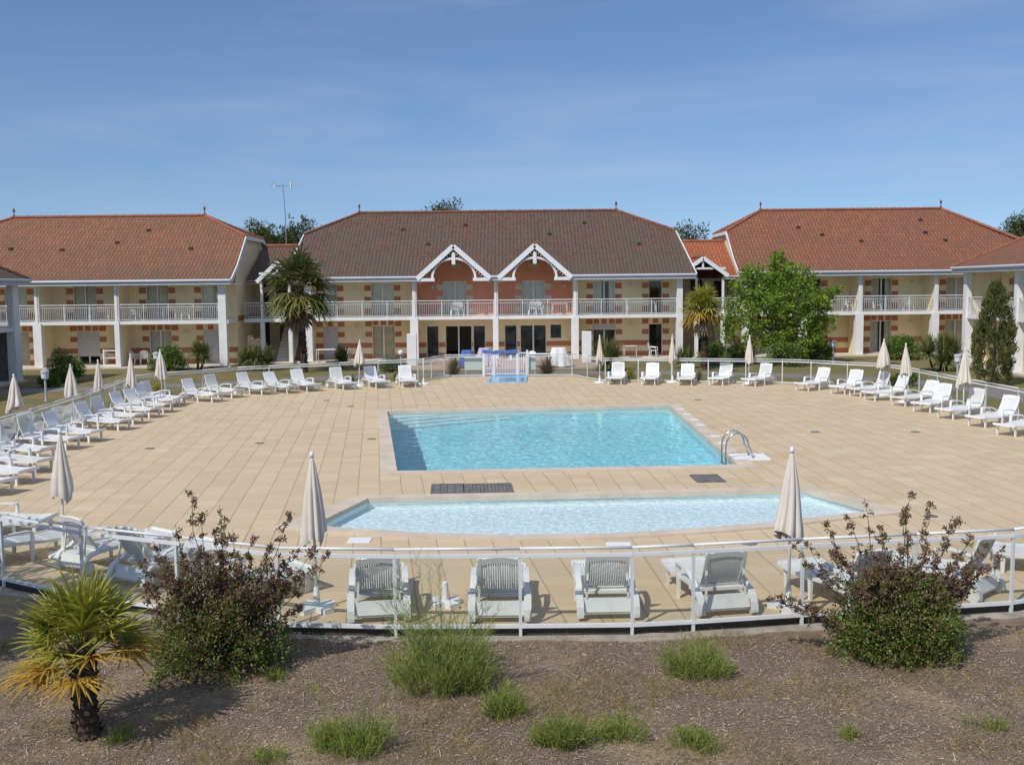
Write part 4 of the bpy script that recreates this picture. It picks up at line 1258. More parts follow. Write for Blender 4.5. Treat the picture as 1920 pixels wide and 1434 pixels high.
for q, lab in zip([(4.77, 48.1, -12), (6.28, 47.73, -15), (7.91, 47.37, -14), (9.33, 47.29, -28), (10.71, 46.7, -42), (12.48, 44.47, -50), (13.56, 43.03, -45), (13.97, 42.1, -65), (14.04, 40.58, -70),
                   (14.47, 38.64, -65), (14.54, 36.64, -48), (14.61, 34.8, -62), (14.76, 32.76, -62), (14.76, 30.8, -62)],
    ['facing the pool right beside the first parasol after the gate', 'in front of the red flowers on the back right fence', 'just right of the second parasol on the back right fence',
     'fourth on the back right fence, angled left', 'partly behind the pole of the third back right parasol', 'alone in the back right bend below the bright green tree',
     'just before the back right corner, its backrest upright', 'behind the slim parasol of the back right corner pair', 'between the two close parasols in the right corner',
     'first one beyond the right corner parasols, turned left', 'left of the right hand parasol with its back showing', 'right under the right hand parasol, turned left',
     'next to last at the right picture edge', 'cut off by the right picture edge']): lounger(*q, 'f', lab, G2, protoA)
for q, lab in zip([(-13.36, 41.65, 77), (-13.3, 40.81, 76), (-13.02, 39.04, 75), (-13.01, 37.51, 74), (-13.0, 35.81, 79), (-12.88, 34.19, 75), (-12.79, 31.59, 75), (-12.87, 30.1, 77), (-12.81, 28.24, 75),
                   (-12.0, 26.28, 75), (-11.75, 24.74, 76), (-11.63, 23.38, 76)],
    ['farthest in the left row, under the corner parasol', 'second farthest in the left row', 'third farthest in the left row, its foot shaded dark', 'fourth farthest in the left row',
     'fifth farthest in the left row, its backrest steep', 'sixth farthest in the left row, before the slim parasol', 'seventh in the left row', 'eighth in the left row, behind the parasol tip',
     'ninth in the left row, by the leftmost parasol pole', 'tenth in the left row, its seat shaded', 'eleventh in the left row, only its foot half in view', 'closest in the left row, only its foot tip visible']): lounger(*q, 'f', lab, G3, protoA)
for q, ref, lab in [((-8.92, 19.38, 86), 'f', 'in the near left corner, just its foot showing'), ((-8.05, 18.25, 138), 'f', 'cut off at the left edge, back to the viewer'),
    ((-7.22, 16.76, 145), 'r', 'in dappled shade behind the small palm, backrest to the viewer'), ((-6.0, 15.95, 150), 'r', 'half hidden left of the bronze shrub'), ((-3.35, 15.7, 133), 'f', 'behind the bronze shrub, foot by the parasol'),
    ((-1.87, 14.02, -173), 'r', 'back to the viewer, first right of the left near parasol'), ((-.2, 13.95, 180), 'r', 'back to the viewer behind the tall broom bush'), ((1.29, 14.05, -179), 'r', 'back to the viewer, right of the broom bush'),
    ((2.95, 14.16, -170), 'r', 'angled away, just left of the right near parasol'), ((4.43, 15.62, -160), 'f', 'behind the right bronze shrub, seat in shade'), ((6.88, 14.85, -138), 'r', 'right of the right bronze shrub with its big wheel showing'),
    ((7.82, 16.44, -104), 'f', 'cut off at the right edge, only its foot in view')]: lounger(*q, ref, lab, G4, protoB)

# ------------------------------------------------------------------ parasols
def parasol(loc, H, zb, rb, seed, lean, label, base='square', canopy=True, poleh=None):
    rg = random.Random(seed)
    r = empty('closed_parasol' if canopy else 'parasol_pole', (*loc, 0), rg.uniform(0, 6.28), label, 'parasol' if canopy else 'pole', 'closed beige parasols around the deck' if canopy else None)
    top = H if canopy else poleh
    MB().tube([(0, 0, .05), (lean[0] * .5, lean[1] * .5, top * .5), (lean[0], lean[1], top - .03)], .021, 8).build('pole', M['white'], r, smooth=True)
    b = MB()
    if base == 'cross':
        b.box(-.29, .29, -.085, .085, .0, .075); b.box(-.085, .085, -.29, -.086, .0, .075); b.box(-.085, .085, .086, .29, .0, .075)
    else:
        b.lathe([(.27, 0), (.285, .02), (.27, .055), (.16, .085), (.06, .095)], 16)
    b.lathe([(.055, .07), (.05, .16), (.038, .30), (.034, .34)], 12)
    b.build('base', M['resin'], r, bevel=0)
    if not canopy: return r
    nphi, nt = 64, 22; cv = MB(); ph0 = rg.uniform(0, 6)
    fold = [rg.uniform(.5, 1.3) for _ in range(8)]; hem = [rg.uniform(-.16, .12) for _ in range(8)]
    for i in range(nt + 1):
        t = i / nt
        R = .018 + rb * (t ** .88) * (1 - .07 * max(0, t - .9) / .1 + .05 * math.sin(7 * t + ph0))
        for k in range(nphi):
            ph = 2 * math.pi * k / nphi; c8 = (ph * 8 / (2 * math.pi)) % 8; j = int(c8); fr = c8 - j
            lob = abs(math.sin(math.pi * fr)) ** .7
            f_ = fold[j] * (1 - fr) + fold[(j + 1) % 8] * fr
            rr = R * (1 - .42 * t ** .6 + (.46 * t ** .5) * lob * f_) * (1 + .10 * math.sin(ph * 2 + ph0) * t)
            tw_ = .35 * t * math.sin(ph * 1.0 + ph0)
            hz = (hem[j] * (1 - fr) + hem[(j + 1) % 8] * fr + .05 * lob) * max(0, (t - .6) / .4)
            z = H - .05 - (H - .05 - zb) * t + hz
            u = z / H
            cv.v.append((lean[0] * u + rr * math.cos(ph + tw_), lean[1] * u + rr * math.sin(ph + tw_), z))
    for i in range(nt):
        for k in range(nphi):
            q = i * nphi; cv.f.append((q + k, q + nphi + k, q + nphi + (k + 1) % nphi, q + (k + 1) % nphi))
    cv.f.append(tuple(range(nphi)))
    cv.build('canopy', M['canvas'], r, smooth=True, recalc=False)
    m = MB(); m.lathe([(.028, -.07), (.032, -.03), (.026, .0), (.012, .02)], 10, (lean[0], lean[1], H)); m.build('cap', M['white'], r, smooth=True)
    s = MB(); zz = zb + .30 * (H - zb)                                     # tie strap wound round the folds
    s.tube([(lean[0] * .6 + .86 * rb * .82 * math.cos(a), lean[1] * .6 + .86 * rb * .82 * math.sin(a), zz) for a in [2 * math.pi * k / 20 for k in range(21)]], .012, 6)
    return r
PL = [((-2.84, 14.6), 2.28, 1.02, .215, 1, (-.0, .02), 'big closed beige parasol at left centre just inside the near fence', 'cross'),
      ((3.90, 14.45), 2.30, 1.00, .235, 2, (.02, 0), 'big closed beige parasol at the right, just inside the near fence', 'cross'),
      ((-7.86, 17.85), 2.2, 1.02, .20, 3, (.05, 0), 'greyish closed parasol with drooping hem behind the small palm', 'round'),
      ((-14.75, 30.65), 2.16, 1.10, .29, 4, (.03, 0), 'closed parasol at the left edge, wide flared hem', 'round'),
      ((-15.0, 35.2), 2.12, 1.05, .25, 5, (-.02, 0), 'closed parasol second from the left edge on the left fence', 'round'),
      ((-15.0, 37.6), 2.10, .95, .19, 6, (-.04, 0), 'slim closed parasol third from the left edge on the left fence', 'round'),
      ((-14.75, 40.2), 2.14, .90, .24, 7, (.12, 0), 'leaning closed parasol right of the slim one on the left fence', 'round'),
      ((-14.55, 43.0), 2.14, 1.0, .31, 8, (-.02, 0), 'wide closed parasol at the far left corner before the round shrub', 'round'),
      ((-7.18, 48.6), 2.18, 1.05, .26, 9, (-.08, 0), 'closed parasol between loungers in the back left row', 'round'),
      ((4.16, 49.1), 2.26, .95, .17, 10, (0, 0), 'narrow closed parasol first to the right of the gate', 'round'),
      ((7.58, 48.9), 2.26, 1.0, .17, 11, (.02, 0), 'narrow closed parasol in front of the last white column of the central block', 'round'),
      ((10.95, 47.9), 2.24, 1.0, .22, 12, (-.02, 0), 'closed parasol in front of the bright green tree', 'round'),
      ((15.2, 42.4), 2.30, 1.15, .30, 13, (0, 0), 'wide closed parasol, left one of the close pair at the right corner', 'round'),
      ((15.1, 39.7), 2.27, 1.05, .22, 14, (-.06, 0), 'closed parasol, right one of the close pair at the right corner', 'round'),
      ((15.5, 35.5), 2.32, 1.05, .24, 15, (0, 0), 'closed parasol left of the cypress on the right fence', 'round')]
for p in PL: parasol(*p)
parasol((-4.2, 49.2), 0, 0, 0, 20, (0, 0), 'bare white parasol pole with base, no canopy, left of the gate', 'round', False, 1.3)
b = MB(); b.box(-.24, .24, -.075, .075, 0, .09); b.box(-.075, .075, -.24, -.076, 0, .09); b.box(-.075, .075, .076, .24, 0, .09); b.lathe([(.055, .085), (.048, .2), (.042, .36)], 12)
o = b.build('parasol_stand', M['resin'], bevel=.008); o.location = (-1.0, 14.72, 0); o.rotation_euler = (0, 0, .7); tag(o, 'empty white cross shaped parasol base between two near loungers', 'parasol base')

# ------------------------------------------------------------------ lamps
def lamp(loc, h, label, ball=False):
    r = empty('bollard_lamp', (*loc, ground_z), 0, label, 'lamp', 'garden bollard lamps')
    k = MB(); k.lathe([(.07, 0), (.07, .04), (.05, .06), (.045, h - .42), (.07, h - .40)], 10); k.build('post', M['lampgrey'], r, smooth=False)
    if ball:
        k = MB(); k.lathe([(.06, h - .40)] + [(.17 * math.sin(math.pi * (q + 1) / 11), h - .24 - .17 * math.cos(math.pi * (q + 1) / 11)) for q in range(10)], 14); k.build('globe', M['lampglass'], r, smooth=True)
    else:
        k = MB(); k.lathe([(.09, h - .42), (.15, h - .36), (.165, h - .14), (.14, h - .10)], 12); k.build('lantern', M['lampglass'], r)
        k = MB(); k.lathe([(.19, h - .13), (.18, h - .05), (.10, h - .01), (.02, h)], 12); k.build('cap', M['lampgrey'], r)
lamp((-20.0, 44.4), 1.36, 'grey bollard lamp on the shaded lawn outside the left fence')
lamp((-19.3, 56.4), 1.36, 'grey bollard lamp beside the round shrub before the left block')
lamp((-6.15, 57.6), 1.34, 'white globe lamp behind the dome shaped bush', True)
lamp((18.9, 61.0), 1.34, 'grey bollard lamp under the bright green tree')
lamp((20.9, 48.6), 1.34, 'grey bollard lamp left of the cypress')

# ------------------------------------------------------------------ furniture of terraces and balconies
def garden_chair(loc, rz, label, fan=False):
    r = empty('garden_chair', loc, rz, label, 'chair', 'white plastic garden chairs')
    k = MB(); k.box(-.22, .22, -.22, .22, .41, .44); k.build('seat', M['resin'], r, bevel=.01)
    k = MB()
    for i in range(6):
        x = -.20 + .08 * i; hh = .40 + .06 * math.sin(math.pi * i / 5)
        k.add([(x - .027, .20, .46), (x + .027, .20, .46), (x + .030, .33, .46 + hh), (x - .030, .33, .46 + hh), (x - .027, .225, .46), (x + .027, .225, .46), (x + .030, .355, .46 + hh), (x - .030, .355, .46 + hh)],
              [(0, 1, 2, 3), (7, 6, 5, 4), (0, 4, 5, 1), (3, 2, 6, 7), (1, 5, 6, 2), (0, 3, 7, 4)])
    k.build('backrest', M['resin'], r)
    for sx in (-1, 1):
        k = MB(); k.tube([(sx * .24, -.20, .44), (sx * .26, -.19, .62), (sx * .26, .22, .66)], .024, 6); k.build('armrest', M['resin'], r)
        for sy in (-1, 1):
            MB().tube([(sx * .20, sy * .19, .42), (sx * .25, sy * .24, 0)], [.03, .022], 6).build('leg', M['resin'], r)
def garden_table(loc, lx, ly, h, label, m='resin'):
    r = empty('garden_table', loc, 0, label, 'table', 'garden tables on terraces and balconies')
    k = MB(); k.box(-lx, lx, -ly, ly, h - .035, h); k.build('table_top', M[m], r, bevel=.01)
    for sx in (-1, 1):
        for sy in (-1, 1): MB().tube([(sx * (lx - .07), sy * (ly - .07), h - .03), (sx * (lx - .03), sy * (ly - .03), 0)], [.03, .022], 6).build('leg', M[m], r)
Zb = 2.745
for x, y, z, rz, lab in ((-3.62, 66.55, Zb, 3.3, 'white fan backed chair against the rail of the left terracotta balcony'), (-3.25, 66.62, Zb, 3.0, 'second white chair beside the fan backed one on the left terracotta balcony'),
    (1.35, 66.55, Zb, 3.2, 'white fan backed chair against the rail of the right terracotta balcony'), (1.78, 66.6, Zb, 2.9, 'second white chair pushed close on the right terracotta balcony'),
    (-23.0, 63.75, Zb, 1.2, 'white chair on the left block balcony beside the slim column'), (-20.0, 63.9, Zb, -1.2, 'white chair beside the small table on the left block balcony'),
    (23.9, 68.0, Zb, 1.3, 'white chair at the table on the right block balcony'), (21.9, 67.9, Zb, 2.0, 'lone white chair on the right block balcony behind the green tree'),
    (25.9, 67.95, Zb, 2.2, 'white chair by the partition of the right block balcony'), (-23.3, 64.2, .0, 2.6, 'white plastic chair on the left block terrace, left of two'), (-22.75, 64.3, .0, 3.4, 'white plastic chair on the left block terrace, right of two'),
    (-.9, 60.2, -.02, 2.4, 'white chair on the pink patio behind the gate'), (1.0, 59.6, -.02, -.6, 'white chair right of the gate on the patio'), (-2.1, 60.1, -.02, 1.0, 'white chair beside the blue draped table'),
    (9.1, 66.6, .0, 1.2, 'white chair by the bistro table under the right balcony')): garden_chair((x, y, z), rz, lab)
garden_table((8.35, 66.95, Zb), .95, .34, .74, 'long white table on the right balcony of the central block')
garden_table((-25.2, 64.0, Zb), .62, .38, .74, 'white table on the left block balcony before the curtained door')
garden_table((-20.9, 64.0, Zb), .42, .38, .74, 'small white table on the left block balcony near the thick column')
garden_table((23.0, 68.0, Zb), .55, .38, .74, 'white table on the right block balcony')
garden_table((3.1, 66.9, Zb), .5, .34, .74, 'beige table on the right terracotta balcony', 'concrete')
garden_table((-11.2, 65.2, .0), 1.05, .40, .80, 'long white table outside the shuttered door by the tall palm')
garden_table((7.55, 66.3, .0), .42, .42, .76, 'small bistro table under the right balcony of the central block', 'concrete')
garden_table((1.55, 59.4, -.02), .62, .42, .78, 'white table on the patio right of the gate')
def draped(loc, a, b, h, m, label):
    rg = random.Random(int(loc[0] * 10)); mb = MB(); n = 56; rings = []
    for z, k, amp in ((h, .70, 0), (h - .03, .76, .01), (h * .66, .92, .06), (h * .33, 1.06, .10), (h * .08, 1.17, .13)):
        R_ = []
        for i in range(n):
            t = 2 * math.pi * i / n; c, s = math.cos(t), math.sin(t); q = (abs(c) ** 5 + abs(s) ** 5) ** (-1 / 5)
            f = k + amp * math.sin(9 * t + .7 * math.sin(3 * t)); R_.append((loc[0] + a * q * c * f, loc[1] + b * q * s * f, loc[2] + z + (.05 * math.sin(2 * t + 1) if z < h * .2 else 0)))
        rings.append(R_)
    mb.poly(rings[0])
    for j in range(4):
        for i in range(n): mb.poly([rings[j][i], rings[j + 1][i], rings[j + 1][(i + 1) % n], rings[j][(i + 1) % n]])
    tag(mb.build('draped_table', M[m], smooth=True), label, 'table')
draped((2.70, 59.5, -.02), .52, .40, 1.10, 'cloth', 'tall table draped in white cloth right of the gate')
draped((-2.55, 59.6, -.02), .42, .38, 1.0, 'blue', 'table draped in blue cloth left of the gate')
draped((-1.62, 60.8, -.02), .40, .36, 1.05, 'lilac', 'small table draped in pale lilac cloth beside the blue one')
k = MB(); k.box(-.45, .45, -.3, .3, 0, .06); k.box(-.45, -.39, -.3, .3, .061, 1.0); k.box(.39, .45, -.3, .3, .061, 1.0); k.box(-.389, .389, -.28, .28, .45, .49); k.box(-.389, .389, -.28, .28, .9, .95)
o = k.build('shelf_unit', M['resin']); o.location = (-24.7, 64.2, 0); o.rotation_euler = (0, 0, 0); tag(o, 'white open shelf unit by the column of the left block', 'shelf')
for x, y, lab in ((-5.95, 62.0, 'white utility pillar before the central block, left of the gate'), (4.55, 63.0, 'white utility pillar before the central block, right of the gate')):
    k = MB(); k.box(-.28, .28, -.2, .2, -.1, 1.85); o = k.build('utility_pillar', M['whitecol'], bevel=.02); o.location = (x, y, 0); tag(o, lab, 'pillar', 'utility pillars')
for x, y, wd, lab in ((-1.95, 53.66, .5, 'pale frosted sheet behind the fence, left of the gate'), (1.05, 53.56, .17, 'narrow pale frosted sheet behind the fence, right of the gate')):
    k = MB(); k.box(-wd, wd, 0, .012, .32, .98); k.box(-wd * .9, -wd * .9 + .03, .013, .04, -.1, .9); k.box(wd * .9 - .03, wd * .9, .013, .04, -.1, .9); o = k.build('frosted_screen', M['frost']); o.location = (x, y, 0); tag(o, lab, 'screen')
# boulders outside the left fence
for i, (x, y, s, lab) in enumerate(((-15.6, 31.5, .75, 'large grey boulder outside the left fence behind the leftmost parasol'), (-16.5, 35.2, .8, 'grey boulder outside the left fence beyond the second parasol'), (-15.5, 34.2, .55, 'low grey boulder close to the left fence panels'),
        (-16.6, 38.6, .7, 'grey boulder outside the left fence near the leaning parasol'), (-16.9, 33.2, .6, 'grey boulder farthest from the left fence'), (-15.7, 37.1, .5, 'small boulder against the left fence between two parasols'), (-15.4, 29.4, .6, 'grey boulder cut off by the left picture edge'))):
    bm = bmesh.new(); bmesh.ops.create_icosphere(bm, subdivisions=3, radius=s)
    for v in bm.verts:
        v.co *= 1 + .38 * noise.noise(v.co * 1.6 / s + Vector((i * 3, 0, 0))) + .12 * noise.noise(v.co * 4 / s)
        v.co.z = max(v.co.z * .62, -.2)
    me = bpy.data.meshes.new('boulder'); bm.to_mesh(me); bm.free(); me.materials.append(M['rock'])
    o = link_obj('boulder', me); o.location = (x, y, ground_z + .08); o.rotation_euler = (0, 0, i * 1.3); tag(o, lab, 'boulder', 'boulders outside the left fence')

# ------------------------------------------------------------------ plants
def rv(rg):
    while True:
        v = Vector((rg.uniform(-1, 1), rg.uniform(-1, 1), rg.uniform(-1, 1)))
        if .05 < v.length_squared < 1: return v.normalized()
def leaf(mb, p, d, n, L, W, bend=.0):
    """one pointed leaf: base p, direction d, normal n"""
    s = d.cross(n)
    if s.length < 1e-3: s = d.orthogonal()
    s.normalize(); n = s.cross(d)
    mid = p + d * (L * .45) + n * (bend * L)
    mb.add([p, mid + s * (W / 2), p + d * L, mid - s * (W / 2)], [(0, 1, 2, 3)])
def clump_leaves(mb, c, r, n, L, W, rg, squash=.8, shell=.55, up=.25, sun=True):
    for _ in range(n):
        v = rv(rg); k = shell + (1 - shell) * rg.random()
        if rg.random() < .2: k *= rg.random()
        p = c + Vector((v.x * r, v.y * r, v.z * r * squash)) * k
        d = (v + rv(rg) * .9 + Vector((0, 0, up))).normalized()
        nn = (Vector((0, 0, 1)) + rv(rg) * .8).normalized()
        leaf(mb, p, d, nn, L * rg.uniform(.6, 1.25), W * rg.uniform(.7, 1.2), rg.uniform(-.1, .15))
def branchy(mb, base, tip, r0, r1, rg, wob=.06, n=6, sides=6):
    pts = []; L = (tip - base).length
    for i in range(n + 1):
        t = i / n; p = base.lerp(tip, t)
        if 0 < i < n: p = p + rv(rg) * wob * L
        pts.append(p)
    mb.tube(pts, [r0 + (r1 - r0) * i / n for i in range(n + 1)], sides)
    return pts

def tree(name, label, cat, loc, h, trunk_h, r0, clumps, leafm, barkm, L, W, per, seed, group=None, squash=.8):
    rg = random.Random(seed)
    R_ = empty(name, loc, 0, label, cat, group)
    tr = MB(); cr = MB()
    fork = Vector((rg.uniform(-.1, .1), rg.uniform(-.1, .1), trunk_h))
    branchy(tr, Vector((0, 0, -.1)), fork, r0, r0 * .7, rg, .03)
    for (x, y, z, r) in clumps:
        c = Vector((x, y, z))
        st = Vector((0, 0, trunk_h * rg.uniform(.75, 1.0)))
        branchy(tr, st, c, r0 * .45, .012, rg, .05)
        clump_leaves(cr, c, r, int(per * r * r), L, W, rg, squash)
        for _ in range(5):                                   # side sprigs give the crown its ragged outline
            v = rv(rg); v.z = abs(v.z) * .9 + .15
            e = c + v * r * rg.uniform(1.05, 1.4)
            tr.tube([c, e], [.012, .005], 4, False)
            clump_leaves(cr, e, r * .33, int(per * r * r * .10), L, W, rg, 1.0)
    tr.build('trunk', barkm, R_)
    cr.build('crown', leafm, R_, recalc=False)
    return R_

# the bright green deciduous tree
rg = random.Random(11); cl = []
for (x, y, z, r) in ((0, 0, 5.5, .62), (-.05, .2, 6.1, .40), (.5, .1, 5.3, .60), (1.0, -.2, 5.0, .55), (-.9, .1, 4.9, .60), (-1.5, -.1, 5.35, .42), (2.6,-.3,3.5,.55),(-2.7,-.1,2.7,.5),(2.9,-.2,2.3,.55),(.0,-.9,1.6,.6),(1.6,-.7,1.1,.55),(-.7,-.8,1.1,.55),(2.5,-.3,1.5,.5),(-1.8,-.4,1.2,.5),(-2.8,0,1.7,.5),(1.9,-.4,1.7,.6),(-1.0,-.5,1.5,.65),(.9,-.6,1.2,.6),(3.2,.1,3.75,.35),(.15,0,6.3,.28),(-1.7,0,5.0,.5),(1.9,.1,5.0,.4),(-1.2, 0, 4.3, .75), (-2.0, .1, 4.0, .6), (-2.6, 0, 3.3, .5), (-1.6, -.4, 3.3, .75),
                     (1.6, 0, 4.5, .62), (2.2, .2, 4.0, .62), (2.9, 0, 4.05, .42), (3.4, 0, 4.2, .30), (3.7, 0, 4.3, .2), (2.0, -.4, 3.2, .7), (.2, -.6, 4.4, .85), (1.0, -.7, 3.7, .8), (-.6, -.8, 3.4, .85), (.3, -.9, 2.8, .8),
                     (1.3, -.6, 2.5, .7), (-1.3, -.6, 2.3, .65), (2.3, -.2, 2.4, .6), (-2.2, -.2, 2.4, .5), (.2, .8, 3.6, .9), (1.4, .9, 3.4, .8), (-1.4, .8, 3.4, .8), (0, .5, 4.6, .7), (.4, -.5, 1.8, .55), (2.9, -.2, 3.0, .4), (-.3, -.3, 5.0, .5), (1.5, .3, 5.25, .35), (-2.4, .2, 4.55, .3)):
    cl.append((x, y, z, r * .95))
tree('deciduous_tree', 'bright fresh green broadleaf tree with ragged crown before the right block', 'tree', (15.45, 60.8, ground_z), 6.6, 2.0, .15, cl, M['tree_leaf'], M['bark'], .20, .12, 640, 3)

# distant pines beyond the roofs
def pine(loc, h, rad_, seed, label, per=230):
    rg = random.Random(seed); cl = []
    for k in range(13):
        a = rg.uniform(0, 6.28); q = rad_ * math.sqrt(rg.random()); cl.append((q * math.cos(a), q * math.sin(a), h - .3 - rg.random() * rad_ * 1.0 - .35 * q, rad_ * rg.uniform(.26, .44)))
    tree('pine_tree', label, 'tree', loc, h, h * .72, .28, cl, M['pine_leaf'], M['bark'], .42, .10, per, seed, 'pines behind the blocks', .7)
pine((-23.4, 95, 0), 10.4, 2.6, 31, 'dark umbrella pine beyond the gap right of the left block')
pine((-21.2, 97, 0), 9.9, 2.4, 32, 'dark low pine between the left block and the mast')
pine((-19.0, 92, 0), 10.5, 2.4, 33, 'dark pine just left of the central block roof')
pine((-6.0, 100, 0), 13.0, 2.2, 34, 'dark pine top peeping over the ridge of the central block')
pine((15.6, 95, 0), 10.2, 2.1, 35, 'dark pine beyond the gap right of the central block')
pine((47.4, 97, 0), 11.2, 2.2, 36, 'dark conifer tip above the roof at the right edge')
pine((-10.6, 11.9, ground_z), 6.3, 2.1, 37, 'pine at the left outside the near corner of the deck, shading it', 330)

# cypress
rg = random.Random(5); c = empty('cypress_tree', (21.95, 47.2, ground_z), 0, 'dense columnar olive green cypress at the right, before the corner wing', 'tree'); mb = MB(); tk = MB()
tk.tube([(0, 0, 0), (0, 0, 2.6), (0, 0, 4.3)], [.10, .06, .015], 7)
for k in range(250):
    t = rg.random() ** .85; z = .12 + 4.35 * t
    R_ = 1.0 * min(1, .62 + 1.1 * t) * (1 - max(0, t - .28) / .72) ** .62 + .04
    a = rg.uniform(0, 6.283); q = R_ * math.sqrt(rg.uniform(.35, 1.0)) * rg.uniform(.86, 1.1)
    p = Vector((q * math.cos(a), q * math.sin(a), z))
    for _ in range(46):
        v = rv(rg); pp = p + Vector((v.x * .17, v.y * .17, v.z * .30)) * rg.uniform(.3, 1)
        d = (Vector((math.cos(a) * .4, math.sin(a) * .4, 1)) + rv(rg) * .55).normalized()
        leaf(mb, pp, d, rv(rg), .17 * rg.uniform(.6, 1.2), .050, .1)
tk.build('trunk', M['bark'], c); mb.build('crown', M['cypress_leaf'], c, recalc=False)

def shrub(label, loc, rx, h, seed, m='shrub_leaf', L=.13, W=.075, n=26, per=130, name='shrub', group='garden shrubs around the blocks', lobes=1.0):
    rg = random.Random(seed); R_ = empty(name, loc, 0, label, 'shrub', group); mb = MB(); tk = MB()
    for k in range(n):
        v = rv(rg); v.z = abs(v.z); q = rg.uniform(.45, .82)
        c = Vector((v.x * rx * q, v.y * rx * q * .8, .12 * h + v.z * h * .80 * q)); r = rx * rg.uniform(.20, .36) * lobes
        tk.tube([(v.x * .05, v.y * .05, 0), c * .6, c], [.02, .014, .006], 5, False)
        clump_leaves(mb, c, r, per, L, W, rg, .85)
    tk.build('stem', M['twig'], R_); mb.build('foliage', M[m], R_, recalc=False)
shrub('round green shrub on short trunks at the left, by the shaded wing', (-23.2, 53.6, ground_z), 1.15, 1.9, 41)
shrub('wide dark green shrub before the left block, under the corner parasol', (-20.2, 61.0, ground_z), 1.45, 1.6, 42, n=40)
shrub('dark shrub under the crown of the second palm at the right', (11.9, 60.6, ground_z), 1.1, 1.9, 43)
shrub('dark green shrub left of the bright green tree trunk', (13.4, 61.2, ground_z), 1.25, 1.7, 44, n=30)
shrub('dark green shrub right below the bright green tree', (17.9, 61.6, ground_z), 1.35, 2.1, 45, n=32)
shrub('pale green shrub in front of the bright green tree trunk', (15.6, 59.2, ground_z), 1.4, 1.6, 46, m='shrub_leaf', n=34)
shrub('green shrub on the lawn before the right block, left of the yucca clump', (23.9, 63.5, ground_z), 1.5, 1.8, 47, n=40)
shrub('low green shrub behind the close parasol pair', (17.9, 47.3, ground_z), .7, .75, 48, n=16)
shrub('grey green dome shaped bush before the central block', (-6.65, 58.3, ground_z), .98, 1.05, 49, m='dome_leaf', L=.08, W=.04, n=46, per=150)
shrub('small shrub at the foot of the shaded wing', (-22.9, 51.0, ground_z), .6, .8, 50, n=14)
for (x, y, s, m, lab) in ((-15.9, 46.6, .5, 'yellowflower', 'yellow flowering plant behind the far left corner of the fence'), (-5.6, 51.2, .45, 'yellowflower', 'yellow flowering plant behind the fence below the dome bush'),
        (5.75, 50.9, .45, 'yellowflower', 'yellow flowering plant behind the first lounger after the gate'), (6.75, 50.9, .42, 'redflower', 'red flowering plant behind the second lounger after the gate'), (12.2, 50.4, .4, 'dome_leaf', 'small grey plant outside the back right fence')):
    shrub(lab, (x, y, ground_z), s, s * 1.6, int(x * 7) + 90, m=m, L=.07, W=.045, n=14, per=60, name='flowering_plant', group='flowering plants outside the fence')

def rosette(label, loc, h, r, n, seed, m='yucca', wd=.07, name='yucca', droop=.35, heads=((0, 0, .25),), plume=False, group='yuccas and flax clumps'):
    rg = random.Random(seed); R_ = empty(name, loc, 0, label, 'plant', group); mb = MB(); tk = MB()
    for (hx, hy, hz) in heads:
        tk.tube([(hx * .4, hy * .4, -.05), (hx, hy, hz * h)], [.09, .06], 7)
        for k in range(int(n * 1.8)):
            a = rg.uniform(0, 6.283); el = math.asin(min(1, rg.random() ** .8 * 1.0)) if True else 0
            el = rad(rg.uniform(-12, 88)); L = (h * (1 - hz) if el > .9 else r) * rg.uniform(.75, 1.1)
            d = Vector((math.cos(a) * math.cos(el), math.sin(a) * math.cos(el), math.sin(el))); s = Vector((-math.sin(a), math.cos(a), 0)) * wd / 2 * rg.uniform(.7, 1.2)
            p = Vector((hx, hy, hz * h)); pts = []
            for i in range(5):
                t = i / 4; q = p + d * (L * t) + Vector((0, 0, -droop * L * t * t * math.cos(el) * rg.uniform(.6, 1.1))); w_ = (1 - t) ** .6 if t > .3 else .8 + .6 * t
                pts += [q - s * w_, q + s * w_]
            mb.add(pts, [(2 * i, 2 * i + 1, 2 * i + 3, 2 * i + 2) for i in range(4)])
    tk.build('stem', M['palmbark'], R_); mb.build('leaves', M[m], R_, recalc=False)
    if plume:
        pb = MB()
        for k in range(8):
            x, y, z = rg.uniform(-.35, .35), rg.uniform(-.2, .2), h * rg.uniform(.9, 1.15)
            clump_leaves(pb, Vector((x, y, z)), .14, 60, .12, .03, rg, 2.0)
            pb.tube([(x * .3, y * .3, .3), (x, y, z)], .008, 4, False)
        pb.build('plumes', M['plume'], R_, recalc=False)
rosette('yucca with spiky head right of the wide shrub before the left block', (-18.6, 61.5, ground_z), 1.9, 1.0, 170, 51, heads=((0, 0, .5), (.35, .1, .3)))
rosette('broad yucca clump with pale plumes before the stair link', (-14.9, 60.4, ground_z), 1.6, 1.25, 170, 52, heads=((-.6, 0, .25), (0, 0, .4), (.65, .1, .25)), plume=True)
rosette('rounded yucca left of the back left parasol', (-10.15, 61.2, ground_z), 1.5, .8, 130, 53, heads=((0, 0, .35), (.2, .2, .2)))
rosette('large yucca clump before the right balcony of the central block', (5.25, 57.6, ground_z), 1.95, 1.0, 170, 54, heads=((-.3, 0, .45), (.45, .1, .38), (0, -.2, .2)))
rosette('big shaggy yucca clump before the right block', (22.75, 55.2, ground_z), 2.2, 1.15, 190, 55, heads=((-.6, 0, .4), (.2, 0, .55), (.75, .1, .35), (.1, -.3, .2)))
rosette('narrow yucca left of the green shrub before the right block', (21.7, 60.0, ground_z), 1.6, .7, 90, 56, heads=((0, 0, .4),))
rosette('small palm like yucca under the second palm', (10.0, 58.6, ground_z), 1.4, .8, 100, 57, heads=((0, 0, .35), (-.4, .2, .25)))
